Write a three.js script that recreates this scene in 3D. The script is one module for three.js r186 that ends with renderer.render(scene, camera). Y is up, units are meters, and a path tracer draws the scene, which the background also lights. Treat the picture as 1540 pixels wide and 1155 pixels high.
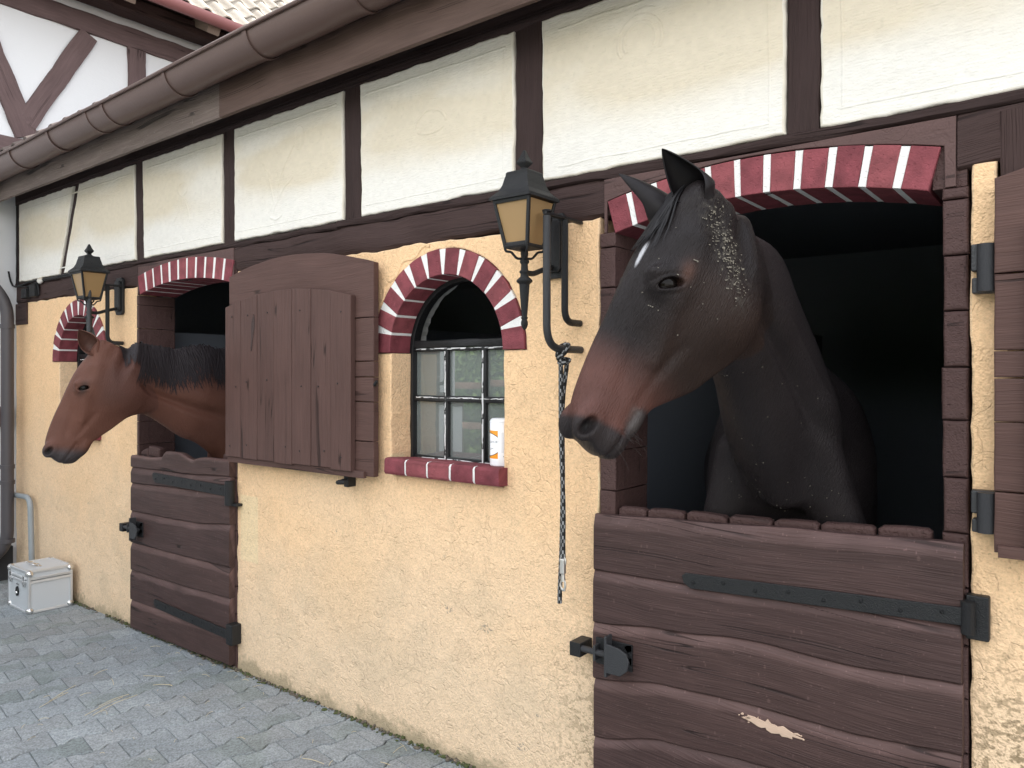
import * as THREE from 'three';
import { mergeGeometries, mergeVertices, toCreasedNormals } from 'three/addons/utils/BufferGeometryUtils.js';
import { RoundedBoxGeometry } from 'three/addons/geometries/RoundedBoxGeometry.js';

// ------------------------------------------------------------------ camera, sky, sun, exposure
const scene = new THREE.Scene();
const camera = new THREE.PerspectiveCamera(53.33, 4 / 3, 0.05, 400);
camera.position.set(0, 1.6, 2.36);
camera.rotation.y = THREE.MathUtils.degToRad(38);
camera.setViewOffset(1540, 1155, 0, 12.5, 1540, 1155);      // horizon slightly above the middle of the frame
const renderer = new THREE.WebGLRenderer();
renderer.toneMapping = THREE.LinearToneMapping;
renderer.toneMappingExposure = 2.75;
renderer.shadowMap.enabled = true;

const SUN = new THREE.Vector3(-0.3, 0.78, -0.55).normalize();   // behind the stable roof: the yard front lies in open shade
{
  const w = 512, h = 256, d = new Float32Array(w * h * 4);
  for (let j = 0; j < h; j++) for (let i = 0; i < w; i++) {
    const el = (j + 0.5) / h * Math.PI - Math.PI / 2, az = (i + 0.5) / w * 2 * Math.PI;
    const t = Math.max(0, Math.sin(el)), k = Math.pow(1 - t, 2.2);
    let r = 0.74 + 0.32 * k, g = 0.79 + 0.27 * k, b = 0.90 + 0.14 * k;
    const n = 0.5 + 0.25 * Math.sin(az * 3 + 4 * t) * Math.cos(az * 5 - 7 * t) + 0.2 * Math.sin(az * 9 + 11 * t + 1);
    const c = Math.max(0, Math.min(1, n)) * Math.min(1, t * 4);
    r += 0.22 * c; g += 0.2 * c; b += 0.14 * c;
    if (el < 0) { const q = Math.min(1, -el * 6); r += (0.25 - r) * q; g += (0.25 - g) * q; b += (0.24 - b) * q; }
    const o = (j * w + i) * 4; d[o] = r; d[o + 1] = g; d[o + 2] = b; d[o + 3] = 1;
  }
  const t = new THREE.DataTexture(d, w, h, THREE.RGBAFormat, THREE.FloatType);
  t.mapping = THREE.EquirectangularReflectionMapping; t.magFilter = THREE.LinearFilter; t.minFilter = THREE.LinearFilter; t.needsUpdate = true;
  scene.background = t; scene.environment = t;
}
const sun = new THREE.DirectionalLight(new THREE.Color(1, 0.93, 0.82), 4.5);
sun.position.copy(SUN).multiplyScalar(40); sun.castShadow = true; sun.shadow.radius = 3;
Object.assign(sun.shadow.camera, { left: -16, right: 16, top: 16, bottom: -16, near: 1, far: 90 });
sun.shadow.mapSize.set(2048, 2048);
scene.add(sun, sun.target);

// ------------------------------------------------------------------ helpers
const V3 = (x, y, z) => new THREE.Vector3(x, y, z);
function rng(s) { return () => { s = (s + 0x6d2b79f5) | 0; let t = Math.imul(s ^ (s >>> 15), 1 | s); t = (t + Math.imul(t ^ (t >>> 7), 61 | t)) ^ t; return ((t ^ (t >>> 14)) >>> 0) / 4294967296; }; }
const R = rng(7);
const rr = (a, b) => a + (b - a) * R();
const clamp = (x, a = 0, b = 1) => Math.max(a, Math.min(b, x));
const sstep = (a, b, x) => { const t = clamp((x - a) / (b - a)); return t * t * (3 - 2 * t); };
const mix = (a, b, t) => a + (b - a) * t;
function hash(i, j, s) { let h = Math.imul(i, 374761393) ^ Math.imul(j, 668265263) ^ Math.imul(s, 1274126177); h = Math.imul(h ^ (h >>> 13), 1274126177); return ((h ^ (h >>> 16)) >>> 0) / 4294967296; }
function vn(x, y, s = 0, P = 0, Q = 0) {            // value noise 0..1, periodic with P, Q cells when given
  const i = Math.floor(x), j = Math.floor(y), fx = x - i, fy = y - j;
  const u = fx * fx * fx * (fx * (fx * 6 - 15) + 10), v = fy * fy * fy * (fy * (fy * 6 - 15) + 10);
  const m = (a, p) => (p ? ((a % p) + p) % p : a);
  const i0 = m(i, P), i1 = m(i + 1, P), j0 = m(j, Q), j1 = m(j + 1, Q);
  return mix(mix(hash(i0, j0, s), hash(i1, j0, s), u), mix(hash(i0, j1, s), hash(i1, j1, s), u), v);
}
function fbm(x, y, s, oct = 4, P = 0, Q = 0) { let a = 0.5, t = 0, n = 0; for (let o = 0; o < oct; o++) { t += a * vn(x, y, s + o * 17, P, Q); n += a; a *= 0.5; x *= 2; y *= 2; P *= 2; Q *= 2; } return t / n; }
const n3 = (x, y, z, s) => (vn(x + z * 0.71, y, s) + vn(y + 3.1, z + x * 0.37, s + 5) + vn(z, x + y * 0.53, s + 9)) / 3;
const toS = (c) => { c = clamp(c); return 255 * (c <= 0.0031308 ? c * 12.92 : 1.055 * Math.pow(c, 1 / 2.4) - 0.055); };
function tex(w, h, fn, colour, repU = 1, repV = 1) { // fn(u, v, i, j) -> number or [r, g, b], linear
  const d = new Uint8Array(w * h * 4);
  for (let j = 0; j < h; j++) for (let i = 0; i < w; i++) {
    const c = fn(i / w, j / h, i, j), o = (j * w + i) * 4;
    if (typeof c === 'number') { d[o] = d[o + 1] = d[o + 2] = colour ? toS(c) : 255 * clamp(c); } else for (let k = 0; k < 3; k++) d[o + k] = colour ? toS(c[k]) : 255 * clamp(c[k]);
    d[o + 3] = 255;
  }
  return wrap(new THREE.DataTexture(d, w, h, THREE.RGBAFormat), colour, repU, repV);
}
function wrap(t, colour, repU = 1, repV = 1) {
  t.wrapS = t.wrapT = THREE.RepeatWrapping; t.magFilter = THREE.LinearFilter; t.minFilter = THREE.LinearMipmapLinearFilter; t.generateMipmaps = true;
  t.repeat.set(repU, repV); if (colour) t.colorSpace = THREE.SRGBColorSpace; t.needsUpdate = true; return t;
}
function rep(t, u, v, ou = 0, ov = 0) { const c = t.clone(); c.repeat.set(u, v); c.offset.set(ou, ov); c.needsUpdate = true; return c; }
const col = (r, g, b) => new THREE.Color().setRGB(r, g, b);
function mat(o) { const m = o.transmission || o.sheen || o.clearcoat || o.ior || o.specularIntensity !== undefined ? new THREE.MeshPhysicalMaterial(o) : new THREE.MeshStandardMaterial(o); return m; }

const taken = new Map();
function nm(name) { const k = taken.get(name) || 0; taken.set(name, k + 1); return k ? name + '_' + String(k).padStart(3, '0') : name; }
function tag(o, label, category, group, kind) { o.userData.label = label; if (category) o.userData.category = category; if (group) o.userData.group = group; if (kind) o.userData.kind = kind; return o; }
function thing(name, label, category, pos = [0, 0, 0], group) { const g = new THREE.Group(); g.name = nm(name); g.position.set(...pos); tag(g, label, category, group); scene.add(g); return g; }
function part(parent, name, geo, m, label) {
  const o = new THREE.Mesh(geo, m); o.name = nm(name); o.castShadow = o.receiveShadow = true;
  if (label) o.userData.label = label;
  parent.add(o); return o;
}
const merged = (list) => mergeGeometries(list.map((g) => { const c = g.index ? g.toNonIndexed() : g; for (const k of Object.keys(c.attributes)) if (!['position', 'normal', 'uv'].includes(k)) c.deleteAttribute(k); return c; }));

// builds an indexed patch from a grid of points [rows][cols] with uv in metres
class Mesher {
  constructor() { this.p = []; this.u = []; this.i = []; }
  v(p, u) { this.p.push(p[0], p[1], p[2]); this.u.push(u[0], u[1]); return this.p.length / 3 - 1; }
  quad(a, b, c, d) { this.i.push(a, b, c, a, c, d); }
  tri(a, b, c) { this.i.push(a, b, c); }
  geo(crease) {
    let g = new THREE.BufferGeometry();
    g.setAttribute('position', new THREE.Float32BufferAttribute(this.p, 3));
    g.setAttribute('uv', new THREE.Float32BufferAttribute(this.u, 2));
    g.setIndex(this.i);
    if (crease === undefined) g.computeVertexNormals(); else g = toCreasedNormals(g, crease);
    return g;
  }
}
// a hand-hewn beam from a to b: w across (in the plane square to depth), d along depthDir
function hewn(a, b, w, d, o = {}) {
  const A = V3(...a), B = V3(...b), dir = B.clone().sub(A), L = dir.length(); dir.normalize();
  const D = V3(...(o.depth || [0, 0, 1])); D.addScaledVector(dir, -D.dot(dir)).normalize();
  const W = new THREE.Vector3().crossVectors(D, dir).normalize();
  const c = o.bevel ?? Math.min(w, d) * 0.08, wob = o.wob ?? 0.002, N = o.seg ?? Math.max(2, Math.round(L / 0.09)), sd = Math.floor(R() * 1e5);
  const hw = w / 2, hd = d / 2, cs = [[-hw + c, -hd], [hw - c, -hd], [hw, -hd + c], [hw, hd - c], [hw - c, hd], [-hw + c, hd], [-hw, hd - c], [-hw, -hd + c]];
  const m = new Mesher(), ou = R() * 7, ov = R() * 7;
  let per = [0]; for (let k = 1; k <= 8; k++) { const p = cs[k % 8], q = cs[k - 1]; per.push(per[k - 1] + Math.hypot(p[0] - q[0], p[1] - q[1])); }
  for (let s = 0; s <= N; s++) {
    const t = s / N;
    for (let k = 0; k <= 8; k++) {
      const q = cs[k % 8], e = (vn(t * L * 9, (k % 8) * 3.7, sd) - 0.5) * 2 * wob + (vn(t * L * 38, (k % 8) * 3.7, sd + 1) - 0.5) * wob * 0.9, f = (vn(t * L * 11, (k % 8) * 5.1, sd + 3) - 0.5) * 2 * wob * (o.flatFace ? 0.25 : 0.7);
      const x = q[0] + Math.sign(q[0]) * e, y = q[1] + Math.sign(q[1]) * f;
      const P = A.clone().addScaledVector(dir, t * L).addScaledVector(W, x).addScaledVector(D, y);
      m.v([P.x, P.y, P.z], o.across ? [per[k] + ou, t * L + ov] : [t * L + ou, per[k] + ov]);
    }
  }
  for (let s = 0; s < N; s++) for (let k = 0; k < 8; k++) { const i = s * 9 + k; m.quad(i, i + 1, i + 10, i + 9); }
  for (const s of [0, N]) {
    const base = m.p.length / 3; for (let k = 0; k < 8; k++) { const i = (s * 9 + k) * 3; m.v([m.p[i], m.p[i + 1], m.p[i + 2]], [cs[k][0] + ou, cs[k][1] + ov]); }
    for (let k = 1; k < 7; k++) s ? m.tri(base, base + k, base + k + 1) : m.tri(base, base + k + 1, base + k);
  }
  return m.geo(0.75);
}
function shapeFrom(pts) { const s = new THREE.Shape(); pts.forEach((p, i) => (i ? s.lineTo(p[0], p[1]) : s.moveTo(p[0], p[1]))); s.closePath(); return s; }
function slab(pts, z0, z1, bevel = 0.004, holes = [], segs = 2) {    // outline in x, y; front face at z1
  const s = shapeFrom(pts); for (const h of holes) s.holes.push(new THREE.Path(h.map((p) => new THREE.Vector2(p[0], p[1]))));
  const g = new THREE.ExtrudeGeometry(s, { depth: z1 - z0 - 2 * bevel, bevelEnabled: bevel > 0, bevelSize: bevel, bevelThickness: bevel, bevelOffset: -bevel, bevelSegments: segs, curveSegments: 1 });
  g.translate(0, 0, z0 + bevel); return g;
}
function wobble(pts, step, amp, seed) {              // resample an outline and let it wander
  const out = [];
  pts.forEach((p, i) => {
    const q = pts[(i + 1) % pts.length], L = Math.hypot(q[0] - p[0], q[1] - p[1]), n = Math.max(1, Math.round(L / step)), nx = (q[1] - p[1]) / (L || 1), ny = -(q[0] - p[0]) / (L || 1);
    for (let k = 0; k < n; k++) { const t = k / n, x = mix(p[0], q[0], t), y = mix(p[1], q[1], t), e = (fbm((x + 31) * 11, (y + 17) * 11, seed, 3) - 0.5) * 2 * amp + (hash(Math.round(x * 400), Math.round(y * 400), seed) - 0.5) * amp * 0.5; out.push([x + nx * e, y + ny * e]); }
  });
  return out;
}
const box = (x0, x1, y0, y1, z0, z1, r = 0.003) => { const g = new RoundedBoxGeometry(x1 - x0, y1 - y0, z1 - z0, 1, Math.min(r, (x1 - x0) * 0.45, (y1 - y0) * 0.45, (z1 - z0) * 0.45)); g.translate((x0 + x1) / 2, (y0 + y1) / 2, (z0 + z1) / 2); return metreUV(g); };
function metreUV(g, ou = 0, ov = 0) {
  g = g.index ? g.toNonIndexed() : g; const p = g.attributes.position, n = g.attributes.normal, u = new Float32Array(p.count * 2);
  for (let i = 0; i < p.count; i++) {
    const ax = Math.abs(n.getX(i)), ay = Math.abs(n.getY(i)), az = Math.abs(n.getZ(i));
    const x = p.getX(i), y = p.getY(i), z = p.getZ(i);
    if (az >= ax && az >= ay) { u[i * 2] = x; u[i * 2 + 1] = y; } else if (ay >= ax) { u[i * 2] = x; u[i * 2 + 1] = z; } else { u[i * 2] = z; u[i * 2 + 1] = y; }
    u[i * 2] += ou; u[i * 2 + 1] += ov;
  }
  g.setAttribute('uv', new THREE.BufferAttribute(u, 2)); return g;
}
function tube(pts, r, seg = 24, rad = 10, closed = false, tension = 0.5) { return new THREE.TubeGeometry(new THREE.CatmullRomCurve3(pts.map((p) => V3(...p)), closed, 'catmullrom', tension), seg, r, rad, closed); }
function bent(pts, r, bendR, rad = 12) {             // straight runs joined by round elbows
  const path = new THREE.CurvePath(), P = pts.map((p) => V3(...p)); let last = P[0];
  for (let i = 1; i < P.length - 1; i++) {
    const a = P[i].clone().addScaledVector(P[i - 1].clone().sub(P[i]).normalize(), bendR), b = P[i].clone().addScaledVector(P[i + 1].clone().sub(P[i]).normalize(), bendR);
    path.add(new THREE.LineCurve3(last, a)); path.add(new THREE.QuadraticBezierCurve3(a, P[i], b)); last = b;
  }
  path.add(new THREE.LineCurve3(last, P[P.length - 1]));
  const g = new THREE.TubeGeometry(path, 30 * (P.length - 1), r, rad, false);
  const cap = (at, dir) => { const c = new THREE.CircleGeometry(r, rad); c.lookAt(dir); c.translate(at.x, at.y, at.z); return c; };
  const e = P.length - 1;
  return merged([g, cap(P[0], P[0].clone().sub(P[1])), cap(P[e], P[e].clone().sub(P[e - 1]))]);
}
function disc(x, y, z, r, h) { const g = new THREE.SphereGeometry(r, 10, 6); g.scale(1, 1, h / r); g.translate(x, y, z); return g; }

// ------------------------------------------------------------------ materials
// stucco relief, 1 m tile: trowelled grit with worm-shaped scratches
const stuccoBump = tex(1024, 1024, (u, v) => {
  const wx = fbm(u * 12, v * 12, 3, 3, 12, 12) * 1.6, wy = fbm(u * 12, v * 12, 41, 3, 12, 12) * 1.6;
  const a = 1 - Math.abs(2 * vn(u * 34 + wx * 2, v * 26 + wy * 2, 8, 34, 26) - 1);
  const worm = sstep(0.86, 1, a) * sstep(0.42, 0.62, vn(u * 16, v * 16, 77, 16, 16));
  const grit = vn(u * 190, v * 190, 5, 190, 190) * 0.6 + vn(u * 380, v * 380, 6, 380, 380) * 0.4;
  return 0.3 + 0.34 * fbm(u * 14, v * 14, 9, 5, 14, 14) + 0.26 * grit * (0.4 + vn(u * 30, v * 30, 13, 30, 30)) - 0.2 * worm + 0.04;
});
// colour of one stretch of the yellow wall, x0..x1 by 2.2 m, W x Hh pixels
function wallMap(x0, x1, W, Hh, seed, near) {
  const Y = 2.2, d = new Float32Array(W * Hh * 3), sx = (x1 - x0) / W, sy = Y / Hh, lowAt = (x, y) => sstep(1.35, 0.15, y + (fbm(x * 1.4, y * 1.8, 21, 3) - 0.5) * 0.9);
  for (let j = 0; j < Hh; j++) for (let i = 0; i < W; i++) {
    const x = x0 + i * sx, y = j * sy, o = (j * W + i) * 3;
    const big = fbm(x * 1.4, y * 1.8, 21, 3), mid = fbm(x * 6, y * 6, 22, 4), fine = vn(x * 130, y * 130, 23) * 0.5 + vn(x * 330, y * 330, 24) * 0.5;
    let r = 0.86, g = 0.575, b = 0.33;
    const low = sstep(1.35, 0.15, y + (big - 0.5) * 0.9);                 // the lower wall is washed out and dusty
    r = mix(r, 0.79, low); g = mix(g, 0.595, low); b = mix(b, 0.405, low);
    const gr = sstep(0.46, 0.72, mid + (big - 0.5) * 0.7) * (0.2 + 0.5 * low); r = mix(r, 0.52, gr * 0.38); g = mix(g, 0.42, gr * 0.38); b = mix(b, 0.29, gr * 0.38);
    const right = sstep(-1.8, -1.45, x) * sstep(1.0, 0.3, y) + sstep(-0.36, -0.2, x) * sstep(1.15, 0.6, y);   // muddy, pitted patches beside the near door
    const mud = right * sstep(0.54, 0.64, fbm(x * 70, y * 90, 29, 3)); r = mix(r, 0.3, mud * 0.6); g = mix(g, 0.22, mud * 0.6); b = mix(b, 0.13, mud * 0.6);
    const moss = sstep(0.085, 0.0, y + (mid - 0.5) * 0.14 + (vn(x * 60, y * 60, 33) - 0.5) * 0.05); r = mix(r, 0.2, moss * 0.6); g = mix(g, 0.18, moss * 0.6); b = mix(b, 0.11, moss * 0.6);
    const pale = sstep(0.012, 0, Math.max(Math.abs(x + 3.63) - 0.075, Math.abs(y - 0.78) - 0.17)); r = mix(r, 0.80, pale * 0.6); g = mix(g, 0.65, pale * 0.6); b = mix(b, 0.40, pale * 0.6);
    const f = 0.84 + 0.32 * fine; d[o] = r * f; d[o + 1] = g * f; d[o + 2] = b * f;
  }
  const q = rng(seed), dot = (px, py, wd, k, c) => {
    const i0 = Math.floor((px - x0 - wd) / sx), i1 = Math.ceil((px - x0 + wd) / sx), j0 = Math.floor((py - wd) / sy), j1 = Math.ceil((py + wd) / sy);
    for (let j = Math.max(0, j0); j <= Math.min(Hh - 1, j1); j++) for (let i = Math.max(0, i0); i <= Math.min(W - 1, i1); i++) { const e = Math.hypot(x0 + i * sx - px, j * sy - py) / wd, w = k * sstep(1.3, 0.4, e); if (w <= 0) continue; const o = (j * W + i) * 3; for (let z = 0; z < 3; z++) d[o + z] = mix(d[o + z], c[z], w); }
  };
  const worm = (x, y, len, wd, k, c) => { let a = q() * 6.28; const bend = (q() - 0.5) * 0.9, n = Math.max(1, Math.round(len / (wd * 1.1))); for (let s = 0; s < n; s++) { dot(x, y, wd * (1 - 0.5 * s / n), k, c); x += Math.cos(a) * wd * 1.1; y += Math.sin(a) * wd * 0.9; a += bend * 0.5; } };
  const area = (x1 - x0) * Y;
  for (let k = 0; k < area * 5200; k++) {               // scratches and pits of the rough-cast
    const x = x0 + (x1 - x0) * q(), y = Y * q(), l = lowAt(x, y), cl = fbm(x * 5, y * 5, 35, 3), hard = near * (sstep(-1.75, -1.45, x) + sstep(-0.36, -0.2, x)) * sstep(1.2, 0.3, y);
    if (q() > 0.13 + 0.7 * l * sstep(0.3, 0.6, cl) + hard * 0.4) continue;
    worm(x, y, 0.003 + 0.014 * q() * q() * (1 + hard), 0.0009 + 0.0009 * q(), 0.2 + 0.5 * q() * q() + 0.1 * hard, [0.24, 0.175, 0.09]);
  }
  for (const [x, y, s] of [[-2.18, 0.62, 1.4], [-1.98, 0.58, 1.6], [-2.9, 0.86, 0.7], [-2.2, 0.84, 0.5], [-1.55, 0.1, 2], [-1.8, 0.16, 1.5], [-1.72, 0.3, 0.8], [-5.55, 0.72, 1], [-5.5, 0.8, 0.8]]) for (let k = 0; k < 9; k++) worm(x + (q() - 0.5) * 0.035 * s, y + (q() - 0.5) * 0.018 * s, 0.009 * s, 0.003 * s * (0.5 + 0.6 * q()), 0.5, [0.24, 0.21, 0.18]);
  const px = new Uint8Array(W * Hh * 4); for (let k = 0; k < W * Hh; k++) { for (let z = 0; z < 3; z++) px[k * 4 + z] = toS(d[k * 3 + z]); px[k * 4 + 3] = 255; }
  const t = wrap(new THREE.DataTexture(px, W, Hh, THREE.RGBAFormat), true, 1 / (x1 - x0), 1 / Y); t.offset.set(-x0 / (x1 - x0), 0); return t;
}
const limeMap = tex(1024, 512, (u, v) => {            // 4 m x 1 m: old whitewash, yellower across the upper part in drifting bands
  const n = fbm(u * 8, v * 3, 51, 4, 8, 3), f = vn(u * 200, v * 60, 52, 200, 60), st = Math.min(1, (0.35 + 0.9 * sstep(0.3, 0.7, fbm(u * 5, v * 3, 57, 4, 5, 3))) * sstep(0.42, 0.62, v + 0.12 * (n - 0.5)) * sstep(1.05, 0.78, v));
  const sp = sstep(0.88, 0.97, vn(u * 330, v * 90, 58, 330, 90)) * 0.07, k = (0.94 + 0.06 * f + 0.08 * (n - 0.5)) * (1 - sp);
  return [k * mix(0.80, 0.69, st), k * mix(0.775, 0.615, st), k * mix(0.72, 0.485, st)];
}, true, 1 / 4, 1 / 1);
const limeBump = tex(1024, 1024, (u, v) => 0.4 + 0.35 * fbm(u * 10, v * 22, 61, 5, 10, 22) + 0.16 * vn(u * 60, v * 240, 62, 60, 240) + 0.1 * vn(u * 300, v * 300, 63, 300, 300), false, 0.9, 0.9);
// wood: u runs with the grain, 1.6 m x 0.4 m tile
const grain = (u, v) => {
  const w = fbm(u * 4, v * 4, 71, 3, 4, 4) * 0.05 + 0.018 * Math.sin(u * 6.283 * 2), y = v + w;
  const ring = 0.5 + 0.5 * Math.sin((y * 13 + 0.7 * vn(u * 5, v * 5, 72, 5, 5)) * 6.283);
  const fib = vn(u * 14, y * 150, 73, 14, 150) * 0.6 + vn(u * 40, y * 310, 74, 40, 310) * 0.4;
  const crack = sstep(0.9, 0.98, 1 - Math.abs(2 * vn(u * 2, y * 34, 75, 2, 34) - 1)) * sstep(0.66, 0.8, vn(u * 5, v * 9, 76, 5, 9));
  return [0.5 + 0.45 * (ring - 0.5), fib, crack];
};
const woodBump = tex(1024, 512, (u, v) => { const [r, f, c] = grain(u, v); return 0.5 + 0.12 * (r - 0.5) + 0.32 * (f - 0.5) + 0.3 * (fbm(u * 9, v * 9, 78, 3, 9, 9) - 0.5) - 0.42 * c; }, false, 1 / 1.6, 1 / 0.4);
const woodMap = tex(1024, 512, (u, v) => {             // multiplies the paint colour
  const [r, f, c] = grain(u, v), n = fbm(u * 6, v * 6, 79, 4, 6, 6), rub = sstep(0.6, 0.82, fbm(u * 7, v * 28, 80, 4, 7, 28)) * 0.3;
  const k = 0.56 * (0.82 + 0.36 * n) * (0.9 + 0.2 * f) * (0.95 + 0.1 * r) * (1 - 0.6 * c);
  return [k + rub * 0.07, k * 0.99 + rub * 0.07, k * 0.98 + rub * 0.07];
}, true, 1 / 1.6, 1 / 0.4);
const woodWorn = tex(1024, 512, (u, v) => {            // scuffed and chewed paint with pale scratches
  const [r, f, c] = grain(u, v), n = fbm(u * 6, v * 6, 83, 4, 6, 6), rub = sstep(0.5, 0.78, fbm(u * 8, v * 30, 84, 4, 8, 30));
  const scr = sstep(0.9, 0.97, vn(u * 150, v * 20, 85, 150, 20)) * sstep(0.5, 0.7, vn(u * 12, v * 8, 86, 12, 8)), dot = sstep(0.93, 0.98, vn(u * 260, v * 90, 87, 260, 90));
  const k = 0.54 * (0.78 + 0.44 * n) * (0.86 + 0.28 * f) * (1 - 0.65 * c), a = rub * 0.10 + scr * 0.34 + dot * 0.45;
  return [k + a * 0.95, k * 0.99 + a, k * 0.98 + a];
}, true, 1 / 1.6, 1 / 0.4);
const metalBump = tex(256, 256, (u, v) => 0.5 * fbm(u * 12, v * 12, 91, 4, 12, 12) + 0.5 * vn(u * 90, v * 90, 92, 90, 90), false, 5, 5);
const brickBump = tex(512, 512, (u, v) => 0.6 * fbm(u * 16, v * 16, 95, 4, 16, 16) + 0.3 * vn(u * 120, v * 120, 96, 120, 120) - 0.5 * sstep(0.84, 0.95, vn(u * 50, v * 50, 97, 50, 50)), false, 2.5, 2.5);
const brickMap = tex(512, 512, (u, v) => { const n = fbm(u * 12, v * 12, 98, 4, 12, 12), s = sstep(0.7, 0.85, fbm(u * 30, v * 30, 99, 3, 30, 30)) * 0.25; return 0.72 + 0.55 * (n - 0.5) + s * 0.6; }, true, 2, 2);
const paverBump = tex(512, 512, (u, v) => 0.5 * vn(u * 130, v * 130, 101, 130, 130) + 0.3 * vn(u * 60, v * 60, 102, 60, 60) + 0.2 * fbm(u * 10, v * 10, 103, 4, 10, 10), false, 2.2, 2.2);
const paverMap = tex(1024, 1024, (u, v) => {           // 1.6 m tile
  const n = fbm(u * 7, v * 7, 104, 5, 7, 7), f = vn(u * 300, v * 300, 105, 300, 300), w = sstep(0.93, 0.99, vn(u * 330, v * 330, 106, 330, 330)), m = sstep(0.52, 0.72, fbm(u * 5, v * 5, 107, 5, 5, 5));
  const k = 0.24 * (0.7 + 0.45 * n) * (0.68 + 0.64 * f) + 0.14 * w;
  return [k * (1 - 0.16 * m), k * (1.0 - 0.13 * m), k * (0.97 - 0.17 * m)];
}, true, 1 / 1.6, 1 / 1.6);
const flakeMap = tex(512, 512, (u, v) => { const s = sstep(0.44, 0.47, fbm(u * 9, v * 40, 111, 4, 9, 40)), n = vn(u * 80, v * 80, 112, 80, 80); return s > 0.5 - 0.4 * (n - 0.5) ? 0.62 + 0.2 * n : 0.018 + 0.02 * n; }, true, 4.2, 4.2);
const hairBump = tex(512, 512, (u, v) => 0.6 * vn(u * 26, v * 190, 115, 26, 190) + 0.4 * vn(u * 60, v * 380, 116, 60, 380), false, 4, 4);

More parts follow.
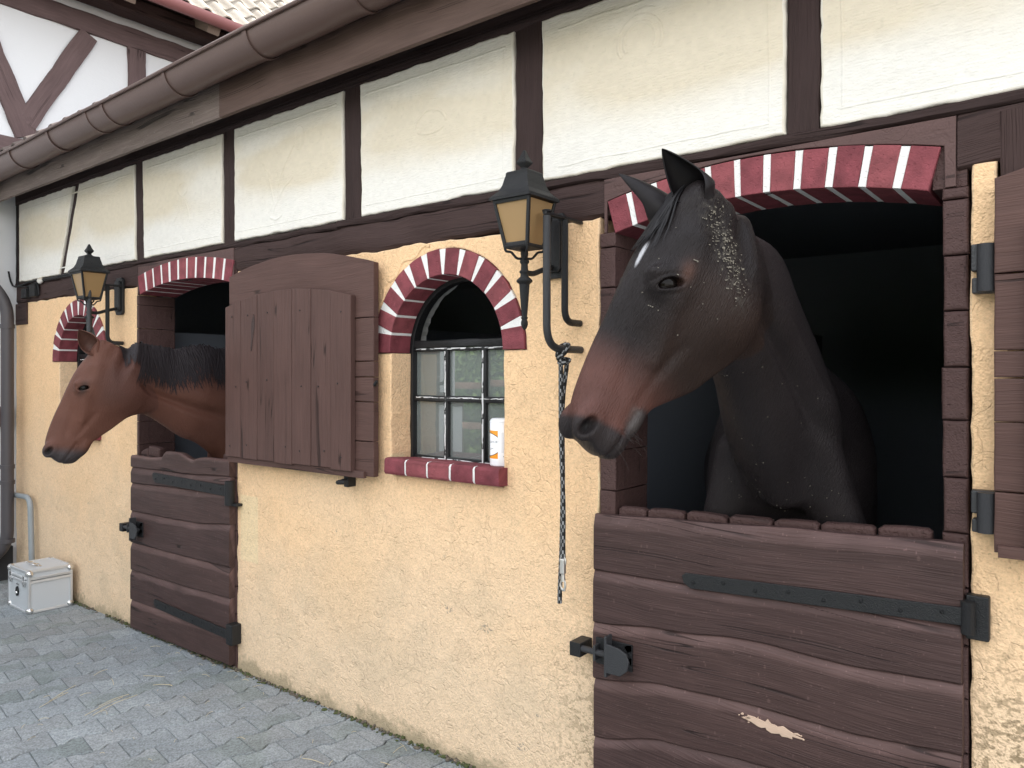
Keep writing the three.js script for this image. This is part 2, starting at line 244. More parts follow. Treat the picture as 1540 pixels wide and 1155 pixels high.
const M = {
  plaster: [[-6.9, -4.8, 1024, 1024, 91, 0], [-3.8, -1.4, 2048, 2048, 92, 1], [-0.4, 1.7, 1024, 1024, 93, 1]].map((a) => mat({ map: wallMap(...a), bumpMap: rep(stuccoBump, 1, 1), bumpScale: 0.0115, roughness: 0.95 })),
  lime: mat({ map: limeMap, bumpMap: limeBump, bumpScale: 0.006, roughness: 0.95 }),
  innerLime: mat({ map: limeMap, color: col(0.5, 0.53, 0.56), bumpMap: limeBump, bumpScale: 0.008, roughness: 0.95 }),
  post: mat({ specularIntensity: 0.4, map: woodMap, color: col(0.068, 0.042, 0.040), bumpMap: woodBump, bumpScale: 0.007, roughness: 0.72 }),
  beam: mat({ specularIntensity: 0.4, map: woodMap, color: col(0.098, 0.061, 0.057), bumpMap: woodBump, bumpScale: 0.008, roughness: 0.75 }),
  plate: mat({ specularIntensity: 0.4, map: woodMap, color: col(0.19, 0.115, 0.108), bumpMap: rep(stuccoBump, 1, 1), bumpScale: 0.005, roughness: 0.6 }),
  jamb: mat({ specularIntensity: 0.4, map: woodMap, color: col(0.135, 0.078, 0.073), bumpMap: rep(brickBump, 2.5, 2.5), bumpScale: 0.004, roughness: 0.6 }),
  shutter: mat({ specularIntensity: 0.4, map: woodMap, color: col(0.168, 0.095, 0.082), bumpMap: woodBump, bumpScale: 0.0035, roughness: 0.55 }),
  fascia: mat({ specularIntensity: 0.4, map: woodMap, color: col(0.19, 0.125, 0.105), bumpMap: woodBump, bumpScale: 0.004, roughness: 0.7 }),
  soffit: mat({ specularIntensity: 0.4, map: woodMap, color: col(0.12, 0.085, 0.08), bumpMap: woodBump, bumpScale: 0.006, roughness: 0.85 }),
  gutter: mat({ color: col(0.115, 0.073, 0.062), bumpMap: metalBump, bumpScale: 0.0006, roughness: 0.38, metalness: 0.1 }),
  pipe: mat({ color: col(0.066, 0.06, 0.066), bumpMap: metalBump, bumpScale: 0.0006, roughness: 0.45 }),
  redGutter: mat({ color: col(0.33, 0.14, 0.14), roughness: 0.5 }),
  iron: mat({ color: col(0.015, 0.0155, 0.017), bumpMap: metalBump, bumpScale: 0.0018, roughness: 0.5, metalness: 0.25 }),
  ironGrey: mat({ color: col(0.045, 0.046, 0.05), bumpMap: metalBump, bumpScale: 0.0012, roughness: 0.45, metalness: 0.3 }),
  red: [0, 1, 2].map((k) => mat({ specularIntensity: 0.6, map: brickMap, color: [col(0.30, 0.074, 0.09), col(0.262, 0.063, 0.078), col(0.325, 0.088, 0.1)][k], bumpMap: brickBump, bumpScale: 0.003, roughness: 0.75 })),
  joint: mat({ color: col(0.80, 0.79, 0.77), bumpMap: brickBump, bumpScale: 0.003, roughness: 0.9 }),
  paver: [0, 1, 2, 3].map((k) => mat({ map: paverMap, color: [col(1.16, 1.27, 1.39), col(1.09, 1.2, 1.31), col(1.2, 1.31, 1.42), col(1.14, 1.22, 1.31)][k], bumpMap: paverBump, bumpScale: 0.0035, roughness: 0.9 })),
  grout: mat({ color: col(0.06, 0.058, 0.05), roughness: 1, bumpMap: paverBump, bumpScale: 0.004 }),
  flake: mat({ map: flakeMap, roughness: 0.7, bumpMap: brickBump, bumpScale: 0.002 }),
  glass: mat({ transmission: 0.82, thickness: 0, ior: 1.95, roughness: 0.0, color: col(0.72, 0.77, 0.75) }),
  amber: mat({ color: col(0.47, 0.30, 0.135), transmission: 0.35, thickness: 0, roughness: 0.45 }),
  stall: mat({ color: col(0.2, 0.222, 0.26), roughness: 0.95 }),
  bounceGround: mat({ color: col(0.34, 0.32, 0.28), roughness: 1 }),
  dark: mat({ color: col(0.03, 0.03, 0.032), roughness: 0.95 }),
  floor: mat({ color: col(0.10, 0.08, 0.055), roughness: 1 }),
  whiteB: mat({ color: col(0.74, 0.75, 0.77), bumpMap: limeBump, bumpScale: 0.003, roughness: 0.95 }),
  bTimber: mat({ specularIntensity: 0.4, map: woodMap, color: col(0.24, 0.165, 0.165), bumpMap: woodBump, bumpScale: 0.008, roughness: 0.75 }),
  tile: [0, 1, 2].map((k) => mat({ color: [col(0.30, 0.265, 0.22), col(0.25, 0.215, 0.175), col(0.34, 0.30, 0.25)][k], bumpMap: brickBump, bumpScale: 0.004, roughness: 0.85 })),
  tileDark: mat({ color: col(0.05, 0.055, 0.065), roughness: 0.6 }),
  tileOwn: mat({ color: col(0.10, 0.075, 0.065), bumpMap: brickBump, bumpScale: 0.003, roughness: 0.75 }),
};

// ------------------------------------------------------------------ the paved yard
const yard = new THREE.Group(); yard.name = 'paved_yard'; yard.userData.kind = 'structure'; scene.add(yard);
{
  const g = new THREE.PlaneGeometry(120, 120); g.rotateX(-Math.PI / 2); g.translate(0, -0.012, 50); part(yard, 'sand_bed', metreUV(g.toNonIndexed()), M.grout);
  const gr = new THREE.PlaneGeometry(110, 100); gr.rotateX(-Math.PI / 2); gr.translate(0, -0.004, 56.4); part(yard, 'added_bounce_ground', gr, M.bounceGround);  // pale ground out of view, added to bounce light onto the wall
  // double-T stones: waisted blocks whose wide ends fill the waists of the next row
  const L = 0.2, P = 0.16, gap = 0.005;
  const outline = (e) => { const a = P / 2 + 0.0125 - gap / 2 - e, b = P / 2 - 0.0125 - gap / 2 - e, h = L / 2 - 0.0006 - e * 0.35; return [[-a, -h], [-a, -0.067], [-b, -0.033], [-b, 0.033], [-a, 0.067], [-a, h], [a, h], [a, 0.067], [b, 0.033], [b, -0.033], [a, -0.067], [a, -h]]; };
  const stone = () => {
    const m = new Mesher(), lo = outline(0), hi = outline(0.005), mi = outline(0.0015), y = [-0.03, -0.0045, 0];
    const rings = [lo, mi, hi], id = rings.map((r, k) => r.map((p) => m.v([p[0], y[k], p[1]], [p[0], p[1]])));
    for (let k = 0; k < 2; k++) for (let i = 0; i < 12; i++) { const j = (i + 1) % 12; m.quad(id[k][i], id[k + 1][i], id[k + 1][j], id[k][j]); }
    const t = id[2]; m.quad(t[0], t[1], t[10], t[11]); m.quad(t[1], t[2], t[9], t[10]); m.quad(t[2], t[3], t[8], t[9]); m.quad(t[3], t[4], t[7], t[8]); m.quad(t[4], t[5], t[6], t[7]);
    for (let q = 0; q < m.i.length; q += 3) { const k = m.i[q + 1]; m.i[q + 1] = m.i[q + 2]; m.i[q + 2] = k; }
    return m.geo(0.5);
  };
  const variants = [];
  for (let k = 0; k < 12; k++) { const s = stone(), u = s.attributes.uv, ou = R() * 5, ov = R() * 5; for (let i = 0; i < u.count; i++) u.setXY(i, u.getX(i) + ou, u.getY(i) + ov); variants.push(s); }
  const near = [], rest = [], turn = -0.15, c = Math.cos(turn), s = Math.sin(turn);
  for (let a = -50; a < 40; a++) for (let b = -20; b < 60; b++) {
    const lx = a * P, lz = b * L + (a & 1 ? L / 2 : 0), x = -3 + lx * c + lz * s, z = 0.75 - lx * s + lz * c;
    if (x < -7.2 || x > 1.2 || z < -0.09 || z > 6.5) continue;
    const dx = x, dz = z - 2.36, depth = -0.616 * dx - 0.788 * dz, px = 770 + 1150 * (0.788 * dx - 0.616 * dz) / Math.max(0.1, depth), py = 565 + 1150 * 1.6 / Math.max(0.1, depth);
    const seen = depth > 0.5 && px > -40 && px < 1600 && py < 1190;
    (seen ? near : rest).push([x, z, depth, a]);
  }
  near.sort((p, q) => p[2] - q[2]);
  while (near.length > 300) rest.push(near.pop());
  const at = (p) => new THREE.Matrix4().compose(V3(p[0], rr(-0.0016, 0.001), p[1]), new THREE.Quaternion().setFromEuler(new THREE.Euler(rr(-0.005, 0.005), turn + rr(-0.012, 0.012), rr(-0.005, 0.005))), V3(1, 1, 1));
  for (const p of near) { const o = part(yard, 'paver', variants[Math.floor(R() * 12)], M.paver[Math.floor(R() * 4)]); o.applyMatrix4(at(p)); }
  const o = part(yard, 'far_pavers', merged(rest.map((p) => { const g = variants[Math.floor(R() * 12)].clone(); g.applyMatrix4(at(p)); return g; })), M.paver[0]); o.userData.kind = 'stuff';
}

// ------------------------------------------------------------------ the stable
const stable = thing('stable_building', 'half-timbered stable with yellow plaster wall, white panels and red brick arches', 'building');
const XL = -6.84, XR = 1.6, WX = [-2.2075, -5.70];         // ends of the front, middles of the arched windows
const DOOR = [{ x0: -1.441, x1: -0.297 }, { x0: -4.862, x1: -3.745 }];
const TOP = 2.168;
function windowHole(cx, j, r) { const p = [[cx - j, 1.16], [cx + j, 1.16], [cx + j, 1.7]]; if (r > j) p.push([cx + r, 1.7]); for (let k = 1; k < 24; k++) { const a = k / 24 * Math.PI; p.push([cx + r * Math.cos(a), 1.7 + r * Math.sin(a)]); } if (r > j) p.push([cx - r, 1.7]); p.push([cx - j, 1.7]); return p; }
{
  const seg = (x0, x1, holes, seed) => {
    const pts = [[x0, -0.05], [x1, -0.05], [x1, TOP], [x0, TOP]];
    return slab(wobble(pts, 0.035, 0.009, seed), -0.13, 0, 0.006, holes);
  };
  const wh = (cx, s) => wobble(windowHole(cx, 0.3225, 0.436), 0.03, 0.004, s);
  part(stable, 'plaster_wall', seg(XL, DOOR[1].x0 - 0.004, [wh(WX[1], 3)], 11), M.plaster[0]);
  part(stable, 'plaster_wall', seg(DOOR[1].x1 + 0.004, DOOR[0].x0 - 0.004, [wh(WX[0], 4)], 12), M.plaster[1]);
  part(stable, 'plaster_wall', slab(wobble([[DOOR[0].x1 + 0.005, -0.05], [XR, -0.05], [XR, 2.0], [-0.231, 2.0], [-0.231, TOP], [DOOR[0].x1 + 0.005, TOP]], 0.035, 0.006, 13), -0.13, 0, 0.006), M.plaster[2]);
  part(stable, 'wall_post', hewn([-0.165, 2.0, -0.03], [-0.165, 2.29, -0.03], 0.12, 0.07, { wob: 0.004 }), M.beam);
  // back leaf of the wall, whitewashed, with slightly ragged window holes
  const back = (x0, x1, cx) => slab([[x0, -0.05], [x1, -0.05], [x1, 2.3], [x0, 2.3]], -0.225, -0.165, 0, cx ? [wobble(windowHole(cx, 0.342, 0.335), 0.022, 0.014, 6)] : []);
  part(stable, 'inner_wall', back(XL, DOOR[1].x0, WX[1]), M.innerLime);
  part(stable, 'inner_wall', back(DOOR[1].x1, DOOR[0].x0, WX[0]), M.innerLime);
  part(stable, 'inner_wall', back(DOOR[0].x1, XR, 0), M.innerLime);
}
// rubble ridge of moss and dirt where the wall meets the stones
// dark stalls behind
{
  const b = (x0, x1, y0, y1, z0, z1) => box(x0, x1, y0, y1, z0, z1, 0.001);
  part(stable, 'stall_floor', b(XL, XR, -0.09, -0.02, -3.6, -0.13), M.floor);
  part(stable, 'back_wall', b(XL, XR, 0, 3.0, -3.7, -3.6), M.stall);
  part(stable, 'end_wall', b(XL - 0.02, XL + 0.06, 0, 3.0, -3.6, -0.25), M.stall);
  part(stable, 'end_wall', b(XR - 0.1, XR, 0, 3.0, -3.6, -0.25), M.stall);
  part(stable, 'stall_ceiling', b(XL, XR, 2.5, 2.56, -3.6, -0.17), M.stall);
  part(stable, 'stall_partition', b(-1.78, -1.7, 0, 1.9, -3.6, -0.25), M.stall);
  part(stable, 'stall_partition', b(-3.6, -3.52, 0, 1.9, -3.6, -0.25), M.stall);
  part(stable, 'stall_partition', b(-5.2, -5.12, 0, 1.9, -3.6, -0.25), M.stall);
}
// timber frame and white panels above
{
  const post = (xb, xt, w, d = 0.1, z = -0.052) => part(stable, 'timber_post', hewn([xb, 2.326, z], [xt, 2.955, z], w, d, { wob: 0.004, bevel: 0.006 }), M.post);
  post(-6.812, -6.812, 0.085);
  post(-5.981, -5.728, 0.062);
  post(-4.822, -4.838, 0.105); post(-3.82, -3.825, 0.115); post(-2.787, -2.793, 0.122); post(-1.763, -1.765, 0.132); post(-0.729, -0.726, 0.1); post(0.25, 0.25, 0.12);
  part(stable, 'wall_plate', hewn([XL, 3.0, -0.06], [XR, 3.0, -0.06], 0.105, 0.13, { wob: 0.006 }), M.post);
  part(stable, 'timber_beam', hewn([XL, 2.238, -0.052], [-4.86, 2.238, -0.052], 0.134, 0.1, { wob: 0.007, bevel: 0.012 }), M.beam);
  part(stable, 'timber_beam', hewn([-4.855, 2.238, -0.052], [-1.425, 2.238, -0.052], 0.134, 0.1, { wob: 0.007, bevel: 0.012 }), M.beam);
  part(stable, 'timber_beam', hewn([-1.42, 2.238, -0.052], [-0.325, 2.238, -0.052], 0.134, 0.08, { wob: 0.003 }), M.beam);
  part(stable, 'timber_beam', hewn([-0.322, 2.232, -0.05], [XR, 2.232, -0.05], 0.15, 0.1, { wob: 0.006 }), M.beam);
  part(stable, 'timber_sill', hewn([XL, 2.317, -0.046], [-2.9, 2.317, -0.046], 0.03, 0.1, { wob: 0.005, bevel: 0.008 }), M.post);
  part(stable, 'timber_sill', hewn([-2.9, 2.319, -0.046], [XR, 2.322, -0.046], 0.034, 0.104, { wob: 0.005, bevel: 0.008 }), M.post);
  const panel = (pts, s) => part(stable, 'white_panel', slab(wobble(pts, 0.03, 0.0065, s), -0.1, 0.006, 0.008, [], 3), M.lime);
  const lo = 2.337, hi = 2.947;
  panel([[-6.768, lo], [-6.018, lo], [-5.79, hi], [-6.768, hi]], 31);
  panel([[-5.945, lo], [-4.877, lo], [-4.893, hi], [-5.69, hi]], 32);
  panel([[-4.768, lo], [-3.88, lo], [-3.885, hi], [-4.785, hi]], 33);
  panel([[-3.762, lo], [-2.85, lo], [-2.856, hi], [-3.767, hi]], 34);
  panel([[-2.725, lo], [-1.83, lo], [-1.833, hi], [-2.733, hi]], 35);
  panel([[-1.695, lo], [-0.782, lo], [-0.778, hi], [-1.697, hi]], 36);
  panel([[-0.678, lo], [0.188, lo], [0.188, hi], [-0.675, hi]], 37);
  panel([[0.312, lo], [XR, lo], [XR, hi], [0.312, hi]], 38);
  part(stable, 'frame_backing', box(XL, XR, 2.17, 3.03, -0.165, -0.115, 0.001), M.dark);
  // raised plaster lines and reliefs on the panels
  const bead = (pts, r = 0.0065, sq = 0.4) => { const g = tube(pts.map((p) => [p[0], p[1], 0]), r, Math.max(10, pts.length * 5), 6); g.scale(1, 1, sq); g.translate(0, 0, 0.0055); return metreUV(g.toNonIndexed()); };
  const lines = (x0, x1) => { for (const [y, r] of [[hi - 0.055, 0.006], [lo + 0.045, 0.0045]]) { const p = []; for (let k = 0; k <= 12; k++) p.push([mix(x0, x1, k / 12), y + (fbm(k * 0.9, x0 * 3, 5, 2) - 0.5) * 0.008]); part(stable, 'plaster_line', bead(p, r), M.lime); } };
  lines(-6.72, -5.84); lines(-5.88, -4.93); lines(-4.73, -3.93); lines(-3.73, -2.9); lines(-2.69, -1.87); lines(-1.62, -0.83); lines(-0.62, 0.15);
  for (const x of [-1.885, -0.83, -0.615]) part(stable, 'plaster_line', bead([[x, lo + 0.05], [x + 0.002, 2.5], [x - 0.002, 2.7], [x, hi - 0.06]], 0.0045), M.lime);
  const arc = (cx, cy, rx, ry, a0, a1) => { const p = []; for (let k = 0; k <= 12; k++) { const a = mix(a0, a1, k / 12); p.push([cx + rx * Math.cos(a), cy + ry * Math.sin(a)]); } return p; };
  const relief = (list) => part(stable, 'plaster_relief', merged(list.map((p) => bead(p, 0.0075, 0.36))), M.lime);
  relief([arc(-2.28, 2.66, 0.09, 0.075, 0.15, 3.0), arc(-2.28, 2.655, 0.075, 0.02, 3.3, 6.1)]);                                   // bread loaf
  relief([arc(-1.28, 2.76, 0.085, 0.085, -0.5, 3.7), arc(-1.28, 2.76, 0.062, 0.062, -0.5, 3.7), [[-1.3, 2.86], [-1.26, 2.865], [-1.22, 2.855]]]);   // horseshoe
  relief([[[-3.4, 2.44], [-3.37, 2.55], [-3.33, 2.64], [-3.25, 2.74], [-3.19, 2.8]], [[-3.39, 2.46], [-3.42, 2.56], [-3.46, 2.66], [-3.5, 2.72]], [[-3.38, 2.48], [-3.32, 2.55], [-3.24, 2.6]], arc(-3.19, 2.79, 0.04, 0.055, 0, 6.28), [[-3.43, 2.42], [-3.38, 2.405], [-3.33, 2.42]]]);
  relief([arc(-4.3, 2.7, 0.05, 0.04, 0, 6.28), [[-4.3, 2.66], [-4.34, 2.58], [-4.4, 2.52]], [[-4.3, 2.66], [-4.24, 2.57], [-4.22, 2.5]]]);
  relief([arc(-6.2, 2.68, 0.04, 0.04, 0, 6.28), [[-6.22, 2.64], [-6.28, 2.55], [-6.33, 2.5]]]);
}
{  // trowelled ridge in the plaster following the window arch
  const p = []; for (let k = 0; k <= 20; k++) { const a = mix(1.75, 3.0, k / 20), r = 0.456 + 0.012 * Math.sin(k * 1.3); p.push([WX[0] + r * Math.cos(a), 1.705 + r * Math.sin(a), 0]); }
  const g = tube(p, 0.008, 60, 6); g.scale(1, 1, 0.5); const u = g.attributes.uv, q = g.attributes.position; for (let i = 0; i < u.count; i++) u.setXY(i, q.getX(i), q.getY(i)); part(stable, 'plaster_ridge', g, M.plaster[1]);
}
// red brick arches with white painted joints
function prism(pts, z0, z1, b = 0.0035) { return slab(pts, z0, z1, b, [], 2); }
function segArch(x0, x1, n, y0, rise, h, z0, seed) {
  const cx = (x0 + x1) / 2, c = x1 - x0, r = c * c / (8 * rise) + rise / 2, cy = y0 + rise - r, half = Math.asin(c / 2 / r), q = rng(seed);
  const g = new THREE.Group(); g.name = nm('brick_arch'); stable.add(g);
  const pt = (a, rad) => [cx + rad * Math.sin(a), cy + rad * Math.cos(a)];
  const pol = (a0, a1, b0, b1, r0, r1) => [pt(a0, r0), pt((a0 + a1) / 2, r0), pt(a1, r0), pt(b1, r1), pt((b0 + b1) / 2, r1), pt(b0, r1)];
  const step = 2 * half / (n - 0.18), j = step * 0.235; let a = -half;
  for (let k = 0; k < n; k++) {
    const e = a + step - j + (q() - 0.5) * j * 0.25, o1 = (q() - 0.5) * 0.004;
    part(g, 'brick', prism(pol(a, e, a, e, r - 0.001, r + h + o1), z0, 0.006 + q() * 0.003), M.red[Math.floor(q() * 3)]);
    if (k < n - 1) part(g, 'mortar_joint', slab(wobble(pol(e + 0.0002, a + step - 0.0002, e + 0.0002, a + step - 0.0002, r + 0.001, r + h - 0.001), 0.03, 0.0016, seed + k), z0 + 0.001, 0.0045, 0.001), M.joint);
    a += step;
  }
}
segArch(-1.378, -0.386, 11, 2.105, 0.064, 0.118, -0.235, 5);
segArch(-4.815, -3.79, 11, 2.112, 0.058, 0.12, -0.235, 6);
function roundArch(cx, seed) {
  const g = new THREE.Group(); g.name = nm('brick_arch'); stable.add(g); const q = rng(seed), n = 12, r0 = 0.3225, r1 = 0.432, cy = 1.703;
  const pt = (a, r) => [cx - r * Math.cos(a), cy + r * Math.sin(a)];
  const st = Math.PI / n;
  for (let k = 0; k < n; k++) {
    const ji = 0.006, jo = 0.0155 + 0.006 * q(), s = k === 0 ? 0 : 1, e = k === n - 1 ? 0 : 1;
    const ai = k * st + s * ji / r0, bi = (k + 1) * st - e * ji / r0, ao = k * st + s * jo / r1, bo = (k + 1) * st - e * jo / r1;
    part(g, 'brick', prism([pt(ai, r0), pt(ao, r1 + (q() - 0.5) * 0.004), pt((ao + bo) / 2, r1), pt(bo, r1 + (q() - 0.5) * 0.004), pt(bi, r0), pt((ai + bi) / 2, r0 - 0.0005)].reverse(), -0.118, 0.008 + q() * 0.004), M.red[Math.floor(q() * 3)]);
    if (k) { const c = k * st; part(g, 'mortar_joint', slab(wobble([pt(c - ji / r0, r0 + 0.001), pt(c - 0.022 / r1, r1 - 0.0015), pt(c + 0.022 / r1, r1 - 0.0015), pt(c + ji / r0, r0 + 0.001)].reverse(), 0.03, 0.0014, seed + k), -0.117, 0.0065, 0.001), M.joint); }
  }
}
roundArch(WX[0], 21); roundArch(WX[1], 22);
// windows: peeling steel frames set back in the wall, the half round above left open
function makeWindow(cx, seed) {
  const j = 0.3225, z0 = -0.16, z1 = -0.128, y0 = 1.215, yt = 1.742, ym = 1.497, g = new THREE.Group(); g.name = nm('arched_window'); stable.add(g);
  const q = rng(seed);
  const ring = []; for (let k = 0; k <= 24; k++) { const a = k / 24 * Math.PI; ring.push([cx + (j + 0.03) * Math.cos(a), 1.703 + (j + 0.03) * Math.sin(a)]); }
  const inn = []; for (let k = 0; k <= 24; k++) { const a = k / 24 * Math.PI; inn.push([cx + (j - 0.016) * Math.cos(a), 1.703 + (j - 0.016) * Math.sin(a)]); }
  part(g, 'window_frame', slab([[cx + j + 0.03, 1.19], ...ring, [cx - j - 0.03, 1.19]], z0 - 0.006, z1 + 0.008, 0.003, [[[cx + j - 0.016, y0], ...inn, [cx - j + 0.016, y0]]]), M.iron);
  const bar = (a, b, w, d = 0.024) => hewn([a[0], a[1], (z0 + z1) / 2 + 0.004], [b[0], b[1], (z0 + z1) / 2 + 0.004], w, d, { wob: 0.0015, bevel: 0.004, seg: 12 });
  const xs = [cx - 0.11, cx + 0.108], xe = [cx - j + 0.014, ...xs, cx + j - 0.014], ys = [y0, ym, yt];
  part(g, 'transom', bar([cx - j + 0.012, yt], [cx + j - 0.012, yt], 0.034, 0.03), M.iron);
  for (const [y, w] of [[ym, 0.026], [yt - 0.026, 0.012], [y0 + 0.008, 0.03]]) { part(g, 'glazing_bar', bar([cx - j + 0.014, y], [cx + j - 0.014, y], w), M.iron); part(g, 'putty', hewn([cx - j + 0.03, y + w * 0.2, z1 - 0.0025], [cx + j - 0.02, y + w * 0.2, z1 - 0.0025], 0.008, 0.006, { wob: 0.001, bevel: 0.002 }), M.flake); }
  for (const x of xs) { part(g, 'glazing_bar', bar([x, y0], [x, yt - 0.02], 0.024, 0.025), M.iron); part(g, 'putty', hewn([x - 0.003, y0 + 0.012, z1 - 0.002], [x - 0.003, yt - 0.034, z1 - 0.002], 0.011, 0.006, { wob: 0.001, bevel: 0.002 }), M.flake); }
  
  for (let a = 0; a < 3; a++) for (let b = 0; b < 2; b++) { const p = new THREE.BoxGeometry(xe[a + 1] - xe[a] - 0.006, ys[b + 1] - ys[b] - 0.008, 0.003); const o = part(g, 'pane', p, M.glass); o.position.set((xe[a] + xe[a + 1]) / 2, (ys[b] + ys[b + 1]) / 2, (z0 + z1) / 2 - 0.004); o.rotation.set((q() - 0.5) * 0.012, (q() - 0.5) * 0.012, 0); }
  // brick sill
  const s = new THREE.Group(); s.name = nm('brick_sill'); stable.add(s);
  const n = 5, x0 = cx - 0.305, x1 = cx + 0.342, w = (x1 - x0) / n;
  for (let k = 0; k < n; k++) {
    const a = x0 + k * w + (k ? 0.006 : 0), b = x0 + (k + 1) * w - (k < n - 1 ? 0.006 : 0);
    const m = new Mesher(), prof = [[-0.127, 1.228], [0.03, 1.24], [0.049, 1.238], [0.056, 1.228], [0.056, 1.178], [0.05, 1.168], [-0.127, 1.165]];
    for (const x of [a, b]) prof.forEach((p, i) => m.v([x, p[1] + (q() - 0.5) * 0.003, p[0] + (q() - 0.5) * 0.003], [x, p[0] + p[1]]));
    for (let i = 0; i < 6; i++) m.quad(i, i + 7, i + 8, i + 1); for (let i = 1; i < 6; i++) { m.tri(0, i, i + 1); m.tri(7, 7 + i + 1, 7 + i); }
    part(s, 'brick', m.geo(0.6), M.red[Math.floor(q() * 3)]);
    if (k) { const mj = new Mesher(), xa = x0 + k * w - 0.0058, xb = x0 + k * w + 0.0058; for (const x of [xa, xb]) prof.forEach((p) => mj.v([x, p[1] - 0.002 * Math.sign(p[1] - 1.2), p[0] - 0.002], [x, p[0] + p[1]])); for (let i = 0; i < 6; i++) mj.quad(i, i + 7, i + 8, i + 1); part(s, 'mortar_joint', mj.geo(0.6), M.joint); }
  }
}
makeWindow(WX[0], 31); makeWindow(WX[1], 32);
// brown painted door surrounds: brick jambs, lintel field above the arch
function surround(d, x0, x1, seed, a0, a1) {                  // x0, x1: the opening
  const g = new THREE.Group(); g.name = nm('door_surround'); stable.add(g); const q = rng(seed);
  const jamb = (a, b, side) => {
    const tall = 0.148; let y = 1.03 - 0.148 * 7 + (side > 0 ? 0.01 : 0);
    for (let k = 0; y < 2.1; k++) {
      const h = tall + (q() - 0.5) * 0.016, y1 = Math.min(2.108, y + h - 0.003), e0 = side < 0 ? 0 : -0.012 - q() * 0.006, e1 = side < 0 ? 0.002 + q() * 0.003 : 0;
      if (y1 > y + 0.02) { const bg = slab(wobble([[a + e0, y], [b + e1, y], [b + e1, y1], [a + e0, y1]], 0.03, 0.002, seed + k), -0.236, 0.002 + q() * 0.003, side < 0 ? 0.005 : 0.009, [], 3); part(g, 'brick', bg, M.jamb); }
      y += h;
    }
  };
  jamb(d.x0, x0, -1); jamb(x1, d.x1, 1);
  // lintel field: plate with an arched lower edge
  const cx = (a0 + a1) / 2, c = a1 - a0, rise = 0.062, r = c * c / (8 * rise) + rise / 2, cy = 2.107 + rise - r, R1 = r + 0.121, low = [], hf = Math.asin(c / 2 / r) + 0.0012;
  for (let k = 0; k <= 14; k++) { const a = mix(-1, 1, k / 14) * hf; low.push([cx + R1 * Math.sin(a), cy + R1 * Math.cos(a)]); }
  part(g, 'lintel_field', slab(wobble([[d.x0 + 0.018, 2.11], [low[0][0] - 0.002, 2.11], ...low, [low[14][0] + 0.002, 2.11], [d.x1 - 0.028, 2.11], [d.x1 - 0.028, 2.3], [d.x0 + 0.018, 2.3]], 0.06, 0.0015, seed), -0.008, 0.0035, 0.002), M.plate);
}
surround(DOOR[0], -1.38, -0.342, 41, -1.378, -0.386);
part(stable, 'lintel_end', box(-0.384, -0.3, 2.109, 2.285, -0.236, -0.009, 0.003), M.jamb); surround(DOOR[1], -4.838, -3.795, 42, -4.815, -3.79);

